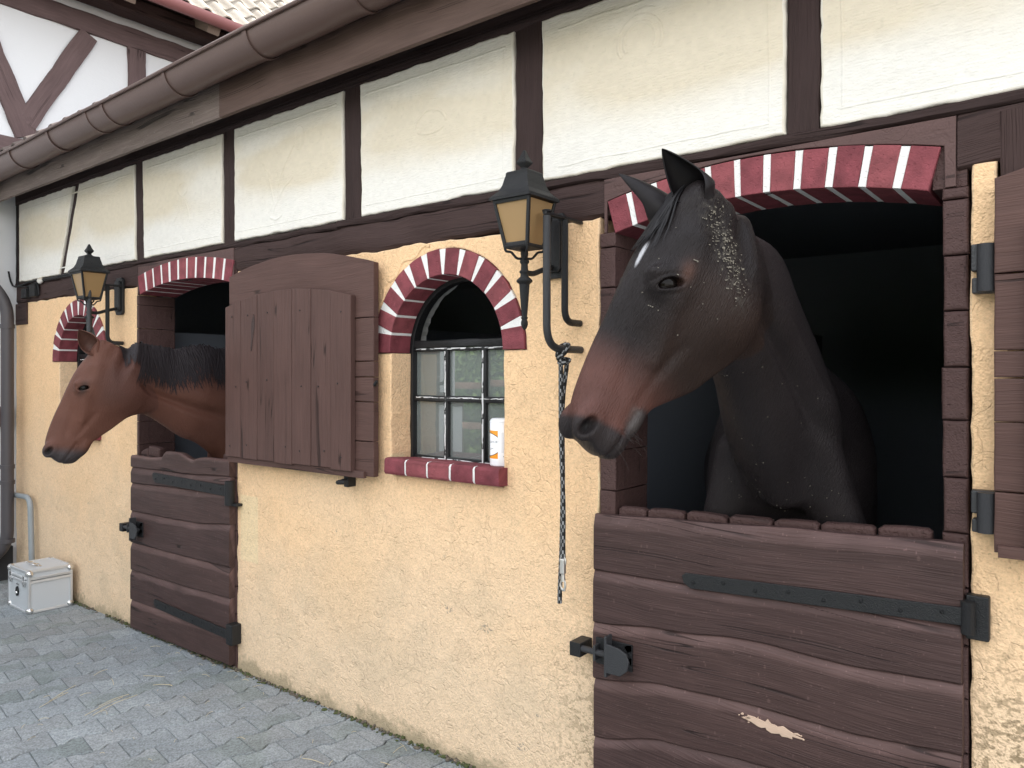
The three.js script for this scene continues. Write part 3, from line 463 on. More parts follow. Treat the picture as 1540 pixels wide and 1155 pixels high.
// eaves: fascia, soffit, gutter on strap brackets, pantiles
const rimY = (x) => 3.134 + 0.0152 * (x + 3.02);
{
  part(stable, 'fascia_board', hewn([XL, 2.998, 0.211], [-3.55, 3.003, 0.211], 0.19, 0.024, { wob: 0.0016, flatFace: true }), mat({ map: woodWorn, color: col(0.27, 0.21, 0.185), bumpMap: woodBump, bumpScale: 0.008, roughness: 0.85 }), 'weathered grey-brown length of fascia');
  part(stable, 'fascia_board', hewn([-3.549, 3.003, 0.211], [XR, 3.0, 0.211], 0.19, 0.024, { wob: 0.001, flatFace: true }), M.fascia);
  part(stable, 'soffit_board', hewn([XL, 3.075, 0.1], [XR, 3.075, 0.1], 0.02, 0.2, { depth: [0, 0, 1] }), M.soffit);
  for (const x of [-6.3, -5.4, -4.55, -3.65, -2.75, -1.8, -0.9, 0, 0.9]) part(stable, 'rafter', hewn([x, 3.35, -0.35], [x, 3.02, 0.19], 0.08, 0.09, { depth: [0, 1, 0.5] }), M.soffit);
  const gm = new Mesher(), r = 0.095, zc = 0.325, N = 40;
  const prof = []; for (let k = 0; k <= 20; k++) { const a = Math.PI * (1 + k / 20); prof.push([zc + r * Math.cos(a), r * Math.sin(a)]); }
  for (let k = 0; k <= 8; k++) { const a = Math.PI - k / 8 * 1.9 * Math.PI * 0.9; prof.push([zc + r + 0.009 + 0.009 * Math.cos(a), 0.009 * Math.sin(a)]); }
  for (let k = 20; k >= 0; k--) { const a = Math.PI * (1 + k / 20); prof.push([zc + (r - 0.002) * Math.cos(a), (r - 0.002) * Math.sin(a)]); }
  for (let s = 0; s <= N; s++) { const x = mix(XL - 0.02, XR, s / N), e = (vn(s * 0.9, 3, 7) - 0.5) * 0.006; prof.forEach((p, i) => gm.v([x, rimY(x) + p[1] + e, p[0]], [x, i * 0.012])); }
  for (let s = 0; s < N; s++) for (let i = 0; i < prof.length - 1; i++) { const a = s * prof.length + i; gm.quad(a, a + 1, a + 1 + prof.length, a + prof.length); }
  const gut = part(stable, 'gutter', gm.geo(0.7), M.gutter);
  const clip = (x, w, rad, m, name) => {
    const c = new Mesher(); const n = 18;
    for (let k = 0; k <= n; k++) { const a = Math.PI * (1.08 + 0.94 * k / n); for (const [dx, dr] of [[-w, 0.0005], [-w, 0.004], [w, 0.004], [w, 0.0005]]) c.v([x + dx, rimY(x) + (rad + dr) * Math.sin(a), zc + (rad + dr) * Math.cos(a)], [k * 0.01, dx]); }
    for (let k = 0; k < n; k++) for (let i = 0; i < 3; i++) { const b = k * 4 + i; c.quad(b, b + 1, b + 5, b + 4); }
    part(gut, name, c.geo(0.7), m);
  };
  for (const x of [-6.5, -5.75, -5.142, -4.41, -3.733, -3.023, -2.334, -1.65, -0.95, -0.25, 0.45, 1.15]) {
    clip(x, 0.013, 0.0965, M.gutter, 'gutter_bracket'); clip(x + 0.018, 0.0022, 0.0985, M.gutter, 'bracket_rib');
  }
  clip(-4.62, 0.02, 0.0955, M.gutter, 'gutter_joint');
  // eaves course of pantiles and the roof behind it
  const tl = (() => { const m = new Mesher(), n = 10; for (const [zz, yy] of [[0.385, 0], [0.05, 0.185]]) for (const lift of [0, -0.014]) for (let k = 0; k <= n; k++) { const t = k / n; m.v([(t - 0.5) * 0.205, yy + lift + 0.026 * Math.cos(t * 6.283 - 1.2), zz], [t * 0.2, zz]); }
    const w = n + 1; for (let k = 0; k < n; k++) { m.quad(k, k + 1, k + 1 + 2 * w, k + 2 * w); m.quad(k + w, k + 3 * w, k + 1 + 3 * w, k + 1 + w); m.quad(k, k + w, k + w + 1, k + 1); } return m.geo(0.8); })();
  const roof = new THREE.Group(); roof.name = 'roof'; stable.add(roof);
  for (let k = 0; k < 42; k++) { const o = part(roof, 'roof_tile', tl, M.tileOwn); o.position.set(XL + 0.12 + k * 0.2, 3.137 + (R() - 0.5) * 0.006, 0); o.rotation.y = (R() - 0.5) * 0.01; }
  part(roof, 'roof_slope', hewn([XL, 4.0, -1.25], [XR, 4.0, -1.25], 0.05, 2.85, { depth: [0, -0.5, 0.9], wob: 0 }), M.tileOwn);
  part(roof, 'roof_slope', hewn([XL, 4.0, -3.74], [XR, 4.0, -3.74], 0.05, 2.9, { depth: [0, 0.5, 0.9], wob: 0 }), M.tileOwn);
  // downpipe
  const dp = part(stable, 'downpipe', bent([[-6.6, 3.0, 0.32], [-6.6, 2.86, 0.32], [-6.75, 2.36, 0.24], [-6.68, 2.15, 0.115], [-6.68, 0.3, 0.115], [-6.78, 0.18, 0.2]], 0.044, 0.11, 18), M.pipe);
  for (const y of [1.98, 0.9, 0.78, 0.33]) { const g = new THREE.CylinderGeometry(0.05, 0.05, 0.03, 18); g.translate(-6.68, y, 0.115); part(dp, 'pipe_collar', g, M.pipe); }
  part(stable, 'grey_conduit', bent([[-6.86, 0.668, 0.05], [-6.42, 0.68, 0.05], [-6.38, 0.0, 0.05]], 0.02, 0.09, 12), mat({ color: col(0.28, 0.31, 0.33), roughness: 0.5 }), 'grey bent pipe rising from the yard beside the downpipe');
  const cable = (p, r = 0.007) => tube(p, r, 40, 6);
  part(stable, 'cable', merged([cable([[-6.82, 2.42, 0.06], [-6.83, 2.34, 0.04], [-6.79, 2.3, 0.02], [-6.5, 2.322, 0.012], [-6.1, 2.318, 0.015], [-5.9, 2.325, 0.012], [-5.6, 2.318, 0.012], [-5.4, 2.32, 0.01]]), cable([[-6.8, 2.95, 0.01], [-6.79, 2.6, 0.012], [-6.785, 2.35, 0.012], [-6.65, 2.29, 0.012], [-6.3, 2.31, 0.012], [-5.8, 2.312, 0.014]], 0.005), cable([[-6.6, 2.2, 0.012], [-6.55, 2.28, 0.015], [-6.4, 2.3, 0.012], [-6.36, 2.21, 0.012]], 0.006)]), M.iron);
  part(stable, 'junction_box', box(-6.62, -6.53, 2.195, 2.27, 0, 0.045, 0.006), M.iron); part(stable, 'junction_box', box(-6.49, -6.39, 2.2, 2.29, 0, 0.035, 0.006), M.iron); part(stable, 'beam_end', box(-6.82, -6.6, 2.0, 2.165, -0.004, 0.012, 0.004), M.beam);
  part(stable, 'plaster_lump', (() => { const g = new THREE.SphereGeometry(0.03, 8, 6); g.scale(1.5, 0.8, 0.6); g.translate(-6.33, 2.315, 0.015); return g; })(), M.lime);
  // wires stapled along the wall plate
  part(stable, 'cable', merged([cable([[-6.8, 2.965, 0.012], [-5.5, 2.972, 0.012], [-4.2, 2.966, 0.014], [-3, 2.972, 0.012], [-1.8, 2.968, 0.012], [-0.5, 2.97, 0.012], [1, 2.97, 0.012]], 0.005), cable([[-5, 2.99, 0.01], [-3.9, 2.982, 0.012], [-2.9, 2.988, 0.012], [-1.7, 2.98, 0.012], [0.5, 2.985, 0.012]], 0.004)]), M.post);
}

// ------------------------------------------------------------------ half doors
function board(x0, x1, lo, hi, z0, z1, o = {}) {       // lo, hi: heights at even steps along the board
  const N = 44, at = (l, t) => { const q = t * (l.length - 1), i = Math.min(l.length - 2, Math.floor(q)), f = q - i, s = f * f * (3 - 2 * f); return mix(l[i], l[i + 1], s); };
  const cl = [], m = new Mesher(), sd = Math.floor(R() * 9999), ou = R() * 9, ov = R() * 3, ch = o.cham ?? 0.03, cd = o.chamDepth ?? 0.012;
  for (let s = 0; s <= N; s++) {
    const t = s / N, x = mix(x0, x1, t), e0 = (fbm(x * 26, 1.3, sd, 3) - 0.5) * 0.0042, e1 = (fbm(x * 24, 7.3, sd, 3) - 0.5) * 0.004, ez = (fbm(x * 7, 4, sd, 2) - 0.5) * 0.003, ec = (fbm(x * 8, 9, sd + 3, 3) - 0.5) * 0.014;
    const b = at(lo, t) + e0, h = at(hi, t) + e1 + (o.top ? o.top(t) : 0), c = Math.max(0.008, ch + ec);
    const ring = [[b, z0], [b, z1 - 0.006], [b + 0.006, z1 + ez], [mix(b, h - c, 0.4), z1 + ez * 0.6 + (fbm(x * 9, 2, sd + 7, 3) - 0.5) * 0.0025], [Math.max(mix(b, h - c, 0.5), h - c - 0.01), z1 + (fbm(x * 9, 12, sd + 8, 3) - 0.5) * 0.0025], [h - c, z1 - 0.001], [h - 0.003, z1 - cd], [h, z1 - cd - 0.003], [h, z0]];
    ring.forEach(([y, z], i) => { m.v([x, y, z], [x + ou, y + (z - z1) + ov]); const ledgePale = (i === 5 ? 0.55 : i === 6 || i === 7 ? 1.0 : 0) * (0.35 + 0.9 * fbm(x * 7, 3, sd + 11, 3)), k = 0.82 + ledgePale * 0.9; cl.push(k, k * (1 + 0.03 * ledgePale), k * (1 + 0.05 * ledgePale)); });  // top chamfer coloured paler than the board face, in patches
  }
  for (let s = 0; s < N; s++) for (let k = 0; k < 8; k++) { const i = s * 9 + k; m.quad(i, i + 9, i + 10, i + 1); }
  for (const s of [0, N]) { const i = s * 9; for (let k = 1; k < 8; k++) s ? m.tri(i, i + k, i + k + 1) : m.tri(i, i + k + 1, i + k); }
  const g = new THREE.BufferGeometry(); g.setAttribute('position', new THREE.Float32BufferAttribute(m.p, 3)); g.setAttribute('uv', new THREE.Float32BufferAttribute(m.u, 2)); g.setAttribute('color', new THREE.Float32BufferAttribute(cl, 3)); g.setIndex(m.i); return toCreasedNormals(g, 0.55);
}
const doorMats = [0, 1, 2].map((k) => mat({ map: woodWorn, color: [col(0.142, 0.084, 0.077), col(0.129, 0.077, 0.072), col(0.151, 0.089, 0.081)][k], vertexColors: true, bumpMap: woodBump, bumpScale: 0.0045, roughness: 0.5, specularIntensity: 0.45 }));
function strap(x0, x1, y0, y1, z, h, tipLeft = true) {
  const n = 8, pts = [], L = x1 - x0, at = (t) => y0 + (y1 - y0) * t;
  pts.push([x0 + 0.03, at(0) - h / 2], [x1, y1 - h / 2], [x1, y1 + h / 2], [x0 + 0.012, at(0) + h / 2], [x0, at(0) + h / 2 - 0.01], [x0 + 0.006, at(0) - h * 0.2]);
  const list = [slab(pts, z, z + 0.008, 0.0015)];
  for (let k = 0; k < n; k++) { const t = (k + 0.4) / n; list.push(disc(x0 + L * t, at(t) + (k % 2 ? 0.006 : -0.005), z + 0.008, 0.006, 0.004)); }
  return merged(list);
}
function latch(g, x, y) {
  const l = part(g, 'sliding_bolt', merged([box(x + 0.045, x + 0.19, y - 0.042, y + 0.05, 0.042, 0.05, 0.002), (() => { const s = new THREE.CylinderGeometry(0.046, 0.046, 0.008, 24, 1, false, 0, Math.PI); s.rotateX(Math.PI / 2); s.rotateZ(Math.PI); s.rotateX(Math.PI); s.translate(x + 0.19, y + 0.004, 0.046); return s; })()]), M.iron);
  const rod = new THREE.CylinderGeometry(0.0115, 0.0115, 0.2, 14); rod.rotateZ(Math.PI / 2); rod.translate(x + 0.07, y + 0.004, 0.068); part(l, 'bolt_rod', rod, M.ironGrey);
  part(l, 'bolt_flap', merged([slab([[x + 0.105, y - 0.05], [x + 0.165, y - 0.05], [x + 0.192, y - 0.028], [x + 0.2, y + 0.004], [x + 0.19, y + 0.03], [x + 0.16, y + 0.044], [x + 0.105, y + 0.05]], 0.083, 0.091, 0.002), box(x + 0.103, x + 0.113, y - 0.066, y + 0.074, 0.05, 0.092, 0.003), box(x + 0.052, x + 0.062, y - 0.024, y + 0.03, 0.05, 0.082, 0.003)]), M.ironGrey);
  part(l, 'bolt_keeper', merged([box(x - 0.045, x - 0.0, y - 0.026, y + 0.024, 0.0, 0.082, 0.003)]), M.iron);
}
function halfDoor(x0, x1, edges, label, o) {
  const g = new THREE.Group(); g.name = nm('half_door'); g.userData.label = label; stable.add(g);
  for (let k = 0; k < edges.length - 1; k++) {
    const last = k === edges.length - 2, bx0 = x0 + rr(-0.004, 0.004), bx1 = x1 + rr(-0.004, 0.004);
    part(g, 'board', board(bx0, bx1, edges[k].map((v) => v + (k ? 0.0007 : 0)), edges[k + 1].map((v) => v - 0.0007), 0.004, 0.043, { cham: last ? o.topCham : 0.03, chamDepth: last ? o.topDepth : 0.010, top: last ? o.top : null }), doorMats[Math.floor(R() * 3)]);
  }
  // upright planks of the inner face, their worn ends showing over the top board
  for (const [a, b, ha, hb] of o.caps) part(g, 'plank', slab(wobble([[a, 0.02], [b, 0.02], [b, hb - 0.006], [b - 0.012, hb + 0.002], [mix(a, b, 0.5), (ha + hb) / 2 + 0.004], [a + 0.012, ha + 0.002], [a, ha - 0.006]], 0.04, 0.002, Math.floor(a * 99) + 300), -0.048, -0.006, 0.011, [], 3), M.jamb);
  return g;
}
{
  const d = halfDoor(-1.445, -0.305, [[0.012, 0.014, 0.02], [0.14, 0.18, 0.19], [0.317, 0.38, 0.40, 0.42, 0.42], [0.525, 0.567, 0.578, 0.575, 0.594], [0.724, 0.752, 0.778, 0.768, 0.782], [0.91, 0.915, 0.935, 0.938], [1.109, 1.125, 1.143, 1.156]], 'lower stable door below the dark horse, brown boards with one bare chip', {
    topCham: 0.04, topDepth: 0.01, caps: [[-1.372, -1.263, 1.134, 1.136], [-1.257, -1.12, 1.14, 1.142], [-1.112, -0.973, 1.146, 1.144], [-0.965, -0.828, 1.149, 1.152], [-0.82, -0.688, 1.152, 1.157], [-0.68, -0.53, 1.16, 1.165], [-0.522, -0.385, 1.168, 1.174]] });
  const s = part(d, 'strap_hinge', strap(-1.1, -0.29, 0.934, 0.968, 0.044, 0.047), M.iron);
  part(s, 'hinge_plate', merged([box(-0.3, -0.246, 0.905, 1.022, 0.0, 0.03, 0.004), (() => { const c = new THREE.CylinderGeometry(0.017, 0.017, 0.085, 14); c.translate(-0.292, 0.966, 0.045); return c; })()]), M.iron);
  const s2 = part(d, 'strap_hinge', strap(-1.1, -0.29, 0.22, 0.235, 0.044, 0.047), M.iron);
  part(s2, 'hinge_plate', box(-0.3, -0.246, 0.17, 0.285, 0.0, 0.03, 0.004), M.iron);
  latch(d, -1.475, 0.628);
  const chipMat = mat({ map: rep(woodMap, 2, 3), color: col(1.1, 0.8, 0.6), roughness: 0.9 });
  // chipped bare wood
  const q = rng(5), chip = []; for (let k = 0; k < 46; k++) { const a = k / 46 * 6.283, rx = 0.085 * (0.72 + 0.5 * q()), ry = 0.013 * (0.6 + 0.9 * q()); chip.push([-0.805 + rx * Math.cos(a), 0.5325 - 0.09 * rx * Math.cos(a) + ry * Math.sin(a) ]); }
  for (const [x, y, r] of [[-0.9, 0.548, 0.005], [-0.91, 0.542, 0.003], [-0.895, 0.538, 0.004], [-0.715, 0.522, 0.004], [-0.72, 0.531, 0.003], [-0.88, 0.527, 0.003]]) part(d, 'bare_chip', slab([0, 1, 2, 3, 4, 5, 6].map((k) => [x + r * (0.6 + 0.6 * q()) * Math.cos(k * 0.9), y + r * 0.7 * (0.6 + 0.6 * q()) * Math.sin(k * 0.9)]), 0.0405, 0.0455, 0.0004), chipMat);
  part(d, 'bare_chip', slab(chip, 0.0405, 0.0462, 0.0006), chipMat, 'pale bare patch where the paint has chipped off');
}
{
  const d = halfDoor(-4.862, -3.752, [[0.012, 0.02, 0.03], [0.188, 0.19, 0.21], [0.375, 0.378, 0.391], [0.549, 0.552, 0.56], [0.749, 0.752, 0.76, 0.791], [0.924, 0.94, 0.97], [1.025, 1.03, 1.05], [1.101, 1.1, 1.115, 1.118, 1.128, 1.132]], 'lower stable door below the bay horse, brown boards with a notched top', {
    topCham: 0.008, topDepth: 0.006, top: (t) => 0.035 * sstep(0.34, 0.38, t) * sstep(0.66, 0.5, t) + 0.012 * sstep(0.66, 0.72, t),
    caps: [[-4.83, -4.74, 1.125, 1.145], [-4.735, -4.60, 1.16, 1.152], [-4.59, -4.2, 1.09, 1.09], [-4.19, -3.9, 1.09, 1.1], [-3.895, -3.8, 1.165, 1.16]] });
  const s = part(d, 'strap_hinge', strap(-4.57, -3.765, 0.985, 0.975, 0.044, 0.058), M.iron);
  part(s, 'hinge_plate', merged([(() => { const c = new THREE.CylinderGeometry(0.026, 0.026, 0.13, 14); c.translate(-3.752, 0.965, 0.04); return c; })(), box(-3.755, -3.69, 0.895, 0.91, 0.0, 0.04, 0.004)]), M.iron);
  const s2 = part(d, 'strap_hinge', strap(-4.555, -3.75, 0.225, 0.2, 0.044, 0.05), M.iron);
  part(s2, 'hinge_plate', box(-3.76, -3.7, 0.15, 0.26, 0.0, 0.06, 0.006), M.iron);
  latch(d, -4.885, 0.645);
}
// ------------------------------------------------------------------ upper shutters folded back against the wall
function shutter(x0, x1, dir, label, o) {             // dir +1: planks start at x0 (hinge on the left)
  const g = new THREE.Group(); g.name = nm('shutter'); g.userData.label = label; stable.add(g);
  const zb = 0.034, zm = 0.066, zf = 0.094, yb = 1.148, ys = 2.128, cr = 0.078, top = (x) => { const t = (x - x0) / (x1 - x0) * 2 - 1; return ys + cr * (1 - t * t) - (dir > 0 ? (t + 1) * 0.012 : (1 - t) * 0.012); };
  const cuts = [yb, 1.305, 1.482, 1.594, 1.664, 1.86];
  for (let k = 0; k < cuts.length; k++) {
    const a = cuts[k] + 0.0015, b = k < cuts.length - 1 ? cuts[k + 1] - 0.0015 : null;
    let pts; if (b) pts = [[x0, a], [x1, a], [x1, b], [x0, b]]; else { pts = [[x0, a], [x1, a]]; for (let s = 0; s <= 16; s++) { const x = mix(x1, x0, s / 16); pts.push([x, top(x)]); } }
    part(g, 'cross_board', metreUV(slab(wobble(pts, 0.05, 0.0022, 50 + k), zb, zm, 0.004), R() * 3, R() * 3), M.shutter);
  }
  const n = 7, pa = dir > 0 ? x0 + 0.006 : x0 + o.band, pb = dir > 0 ? x1 - o.band : x1 - 0.006, w = (pb - pa) / n;
  const ptop = (x) => { const t = (x - (x0 + 0.52)) / 0.52; return 2.022 - 0.062 * t * t + (dir > 0 ? 0 : 0); };
  for (let k = 0; k < n; k++) {
    const a = pa + k * w + 0.0016, b = pa + (k + 1) * w - 0.0016, y0 = yb + 0.022 + rr(-0.004, 0.004), pts = [[a, y0], [b, y0]];
    for (let s = 0; s <= 4; s++) { const x = mix(b, a, s / 4); pts.push([x, ptop(x)]); }
    const pl = slab(wobble(pts, 0.06, 0.0012, 70 + k), zm + 0.0015, zf + rr(-0.002, 0.002), 0.0028), u = metreUV(pl).attributes.uv, ou = R() * 4, ov = R() * 4;
    for (let i = 0; i < u.count; i++) u.setXY(i, u.getY(i) + ou, u.getX(i) + ov);
    part(g, 'plank', pl, M.shutter);
  }
  const nails = []; for (let k = 0; k < n; k++) for (const y of [1.235, 1.56, 1.9]) if (R() < 0.8) nails.push(disc(pa + (k + 0.5) * w + rr(-0.03, 0.03), y + rr(-0.02, 0.02), zf + 0.0015, 0.0042, 0.002)); part(g, 'nail_heads', merged(nails), M.iron).userData.kind = 'stuff';
  part(g, 'rail', hewn([x0 + 0.01, yb + 0.008, zm + 0.008], [dir > 0 ? x1 - o.band * 0.4 : x1, yb + 0.008, zm + 0.008], 0.03, 0.016, { wob: 0.001 }), M.shutter);
  return g;
}
{
  const s = shutter(-3.715, -2.572, 1, 'shutter folded open beside the arched window, one plank with a long knot', { band: 0.118 });
  part(s, 'hook', merged([box(-2.795, -2.765, 1.085, 1.15, 0.0, 0.05, 0.004), bent([[-2.78, 1.12, 0.02], [-2.78, 1.112, 0.1], [-2.72, 1.118, 0.1]], 0.01, 0.01, 8)]), M.iron);
  part(s, 'hook', bent([[-2.574, 1.56, 0.05], [-2.56, 1.56, 0.07], [-2.545, 1.575, 0.07]], 0.008, 0.006, 8), M.iron);
  part(s, 'knot', (() => { const pts = []; for (let k = 0; k < 20; k++) { const a = k / 20 * 6.283; pts.push([-3.455 + 0.016 * Math.cos(a) * (0.7 + 0.3 * Math.sin(3 * a)) + 0.012 * Math.sin(a), 1.82 + 0.095 * Math.sin(a)]); } return slab(pts, 0.09, 0.0965, 0.0012); })(), mat({ map: woodMap, color: col(0.09, 0.055, 0.05), bumpMap: woodBump, bumpScale: 0.01, roughness: 0.8 }), 'long dark split knot in the plank');
  const t = shutter(-0.232, 0.905, -1, 'shutter folded open at the right edge, brown cross boards', { band: 0.072 });
  for (const [y0, y1] of [[1.815, 1.945], [1.19, 1.3]]) part(t, 'hinge_block', merged([box(-0.287, -0.225, mix(y0, y1, 0.45), y1, 0.0, 0.036, 0.004), box(-0.285, -0.226, y0, mix(y0, y1, 0.32), 0.0, 0.036, 0.004), (() => { const c = new THREE.CylinderGeometry(0.021, 0.021, (y1 - y0) * 0.95, 14); c.translate(-0.252, (y0 + y1) / 2, 0.042); return c; })()]), M.ironGrey);
}

// ------------------------------------------------------------------ neighbouring half-timbered house at the far end
{
  const B = thing('gable_house', 'white half-timbered house standing square to the far end of the stable', 'building');
  const X = -6.86;
  part(B, 'wall', box(X - 0.3, X, -0.05, 4.95, -7, 5, 0.002), M.whiteB);
  const t = (a, b, w, n = 'timber') => part(B, n, hewn([X + 0.004, a[1], a[0]], [X + 0.004, b[1], b[0]], w, 0.05, { depth: [1, 0, 0], wob: 0.006, bevel: 0.006 }), M.bTimber);
  t([-7, 4.6], [5, 4.6], 0.17, 'eaves_beam');
  t([-0.55, 4.5], [-0.07, 3.62], 0.15, 'brace'); t([0.32, 4.5], [-0.08, 3.52], 0.17, 'brace');
  t([-0.96, 4.51], [-0.96, 3.4], 0.155, 'post'); t([-2.6, 4.51], [-2.6, 3.4], 0.155, 'post'); t([2.2, 4.51], [2.2, 0.2], 0.155, 'post');
  t([-7, 3.4], [5, 3.4], 0.17, 'floor_beam'); t([0.03, 1.28], [5, 1.28], 0.15, 'beam');
  part(B, 'plinth', box(X, X + 0.05, -0.05, 0.26, 0.03, 5, 0.004), M.dark);
  part(B, 'soffit', box(X, X + 0.42, 4.86, 4.9, -7, 5, 0.004), M.soffit);
  part(B, 'eaves_board', hewn([X + 0.18, 4.78, -7], [X + 0.18, 4.78, 5], 0.12, 0.2, { depth: [1, 0, 0], wob: 0.003 }), M.beam);
  const tail = mat({ map: woodMap, color: col(0.36, 0.27, 0.22), bumpMap: woodBump, bumpScale: 0.006, roughness: 0.9 });
  for (const z of [-2.9, -1.42, -0.66, 0.3, 1.1, 1.9]) part(B, 'rafter_tail', hewn([X + 0.1, 4.93, z], [X + 0.5, 4.73, z], 0.1, 0.12, { wob: 0.004 }), tail);
  part(B, 'gutter', (() => { const pts = [], N = 16; const m = new Mesher(); for (const z of [-7, 5]) for (let k = 0; k <= N; k++) { const a = Math.PI * (1 + k / N), r = 0.07; m.v([X + 0.56 + r * Math.cos(a), 4.80 + r * Math.sin(a), z], [z, k * 0.02]); } for (let k = 0; k < N; k++) m.quad(k, k + 1, k + 2 + N, k + 1 + N); return m.geo(0.7); })(), M.redGutter);
  // pantiled slope rising away from the yard: rows of single tiles where they show
  const roof = new THREE.Group(); roof.name = nm('roof'); B.add(roof);
  const tileGeo = (() => { const m = new Mesher(), n = 8; for (const u of [0, 0.36]) for (const l of [0, -0.014]) for (let k = 0; k <= n; k++) { const q = k / n; m.v([-u * 0.72, u * 0.69 + l + 0.028 * Math.cos(q * 6.283 - 1) - u * 0.06, (q - 0.5) * 0.215], [q * 0.2, u]); } const w = n + 1; for (let k = 0; k < n; k++) { m.quad(k, k + 1, k + 1 + 2 * w, k + 2 * w); m.quad(k, k + w, k + w + 1, k + 1); } return m.geo(0.8); })();
  const q = rng(12), rest = [];
  for (let r = 0; r < 9; r++) for (let k = 0; k < 36; k++) {
    const z = -6.4 + k * 0.205, x = X + 0.52 - r * 0.33 * 0.72, y = 4.86 + r * 0.33 * 0.69;
    const vis = z > -4.2 && z < 0 && r < 8;
    const mt = new THREE.Matrix4().compose(V3(x, y + (q() - 0.5) * 0.008, z), new THREE.Quaternion().setFromEuler(new THREE.Euler(0, (q() - 0.5) * 0.03, 0)), V3(1, 1, 1));
    if (vis) { const o = part(roof, 'roof_tile', tileGeo, M.tile[Math.floor(q() * 3)]); o.applyMatrix4(mt); } else { const g = tileGeo.clone(); g.applyMatrix4(mt); rest.push(g); }
  }
  part(roof, 'far_tiles', merged(rest), M.tile[0]).userData.kind = 'stuff';
  part(roof, 'roof_slope', hewn([X - 0.65, 5.9, -7], [X - 0.65, 5.9, 5], 0.05, 3.3, { depth: [-0.72, 0.69, 0], wob: 0 }), M.tile[1]);
}
{
  const C = thing('dark_roofed_house', 'house behind the stable with a dark slate-grey pantile roof', 'building');
  part(C, 'wall', box(-9.5, -2.2, -0.05, 5.4, -9.4, -7.6, 0.01), M.whiteB);
  const g = (() => { const m = new Mesher(), n = 200; for (const [y, z] of [[5.3, -7.2], [8.6, -10.4]]) for (let k = 0; k <= n; k++) m.v([mix(-9.8, -2, k / n), y + 0.035 * Math.cos(k * 6.283 / 5.2), z], [k * 0.04, z]); for (let k = 0; k < n; k++) m.quad(k, k + 1, k + 2 + n, k + 1 + n); return m.geo(); })();
  part(C, 'roof', g, M.tileDark);
  part(C, 'eaves_board', box(-9.8, -2, 5.12, 5.28, -7.24, -7.2, 0.004), M.beam);
}

// ------------------------------------------------------------------ hedge and rail across the yard (mirrored in the window panes)
{
  const g = thing('clipped_hedge', 'leafy green hedge across the yard, seen only as a reflection in the panes', 'hedge');
  const q = rng(77), list = [];
  const leafMat = (c) => mat({ color: c, roughness: 0.7, side: THREE.DoubleSide });
  const build = (n, c) => {
    const m = new Mesher();
    for (let k = 0; k < n; k++) {
      const x = -15 + 17 * q(), y = 0.05 + 3.3 * q(), dz = 0.35 * fbm(x * 1.7, y * 1.7, 88, 3), z = 8.2 + dz + 0.14 * q(), a = q() * 6.28, t = (q() - 0.5) * 1.8, s = 0.035 + 0.06 * q(), ca = Math.cos(a), sa = Math.sin(a);
      const P = (u, v) => [x + (u * ca - v * sa) * s, y + (u * sa + v * ca) * s, z + u * s * t];
      const i = [P(0, -1), P(0.45, 0), P(0, 1.1), P(-0.45, 0)].map((p) => m.v(p, [0, 0])); m.quad(i[0], i[1], i[2], i[3]);
    }
    return m.geo();
  };
  part(g, 'leaves', build(26000, 0), leafMat(col(0.05, 0.10, 0.025))).userData.kind = 'stuff';
  part(g, 'leaves', build(9000, 1), leafMat(col(0.12, 0.2, 0.05))).userData.kind = 'stuff';
  part(g, 'inner_twigs', box(-15, 2, 0, 3.2, 8.55, 9.1, 0.05), M.dark);
  const f = thing('paddock_rail', 'reddish brown rail fence in front of the hedge, seen only as a reflection', 'fence');
  const rm = mat({ map: woodMap, color: col(0.3, 0.17, 0.14), roughness: 0.8 });
  part(f, 'rail', hewn([-15, 1.5, 7.9], [2, 1.5, 7.9], 0.12, 0.06, {}), rm); part(f, 'rail', hewn([-15, 0.7, 7.9], [2, 0.7, 7.9], 0.12, 0.06, {}), rm);
  for (let x = -14; x < 2; x += 2.2) part(f, 'post', hewn([x, 0, 7.98], [x, 1.65, 7.98], 0.11, 0.1, {}), rm);
}

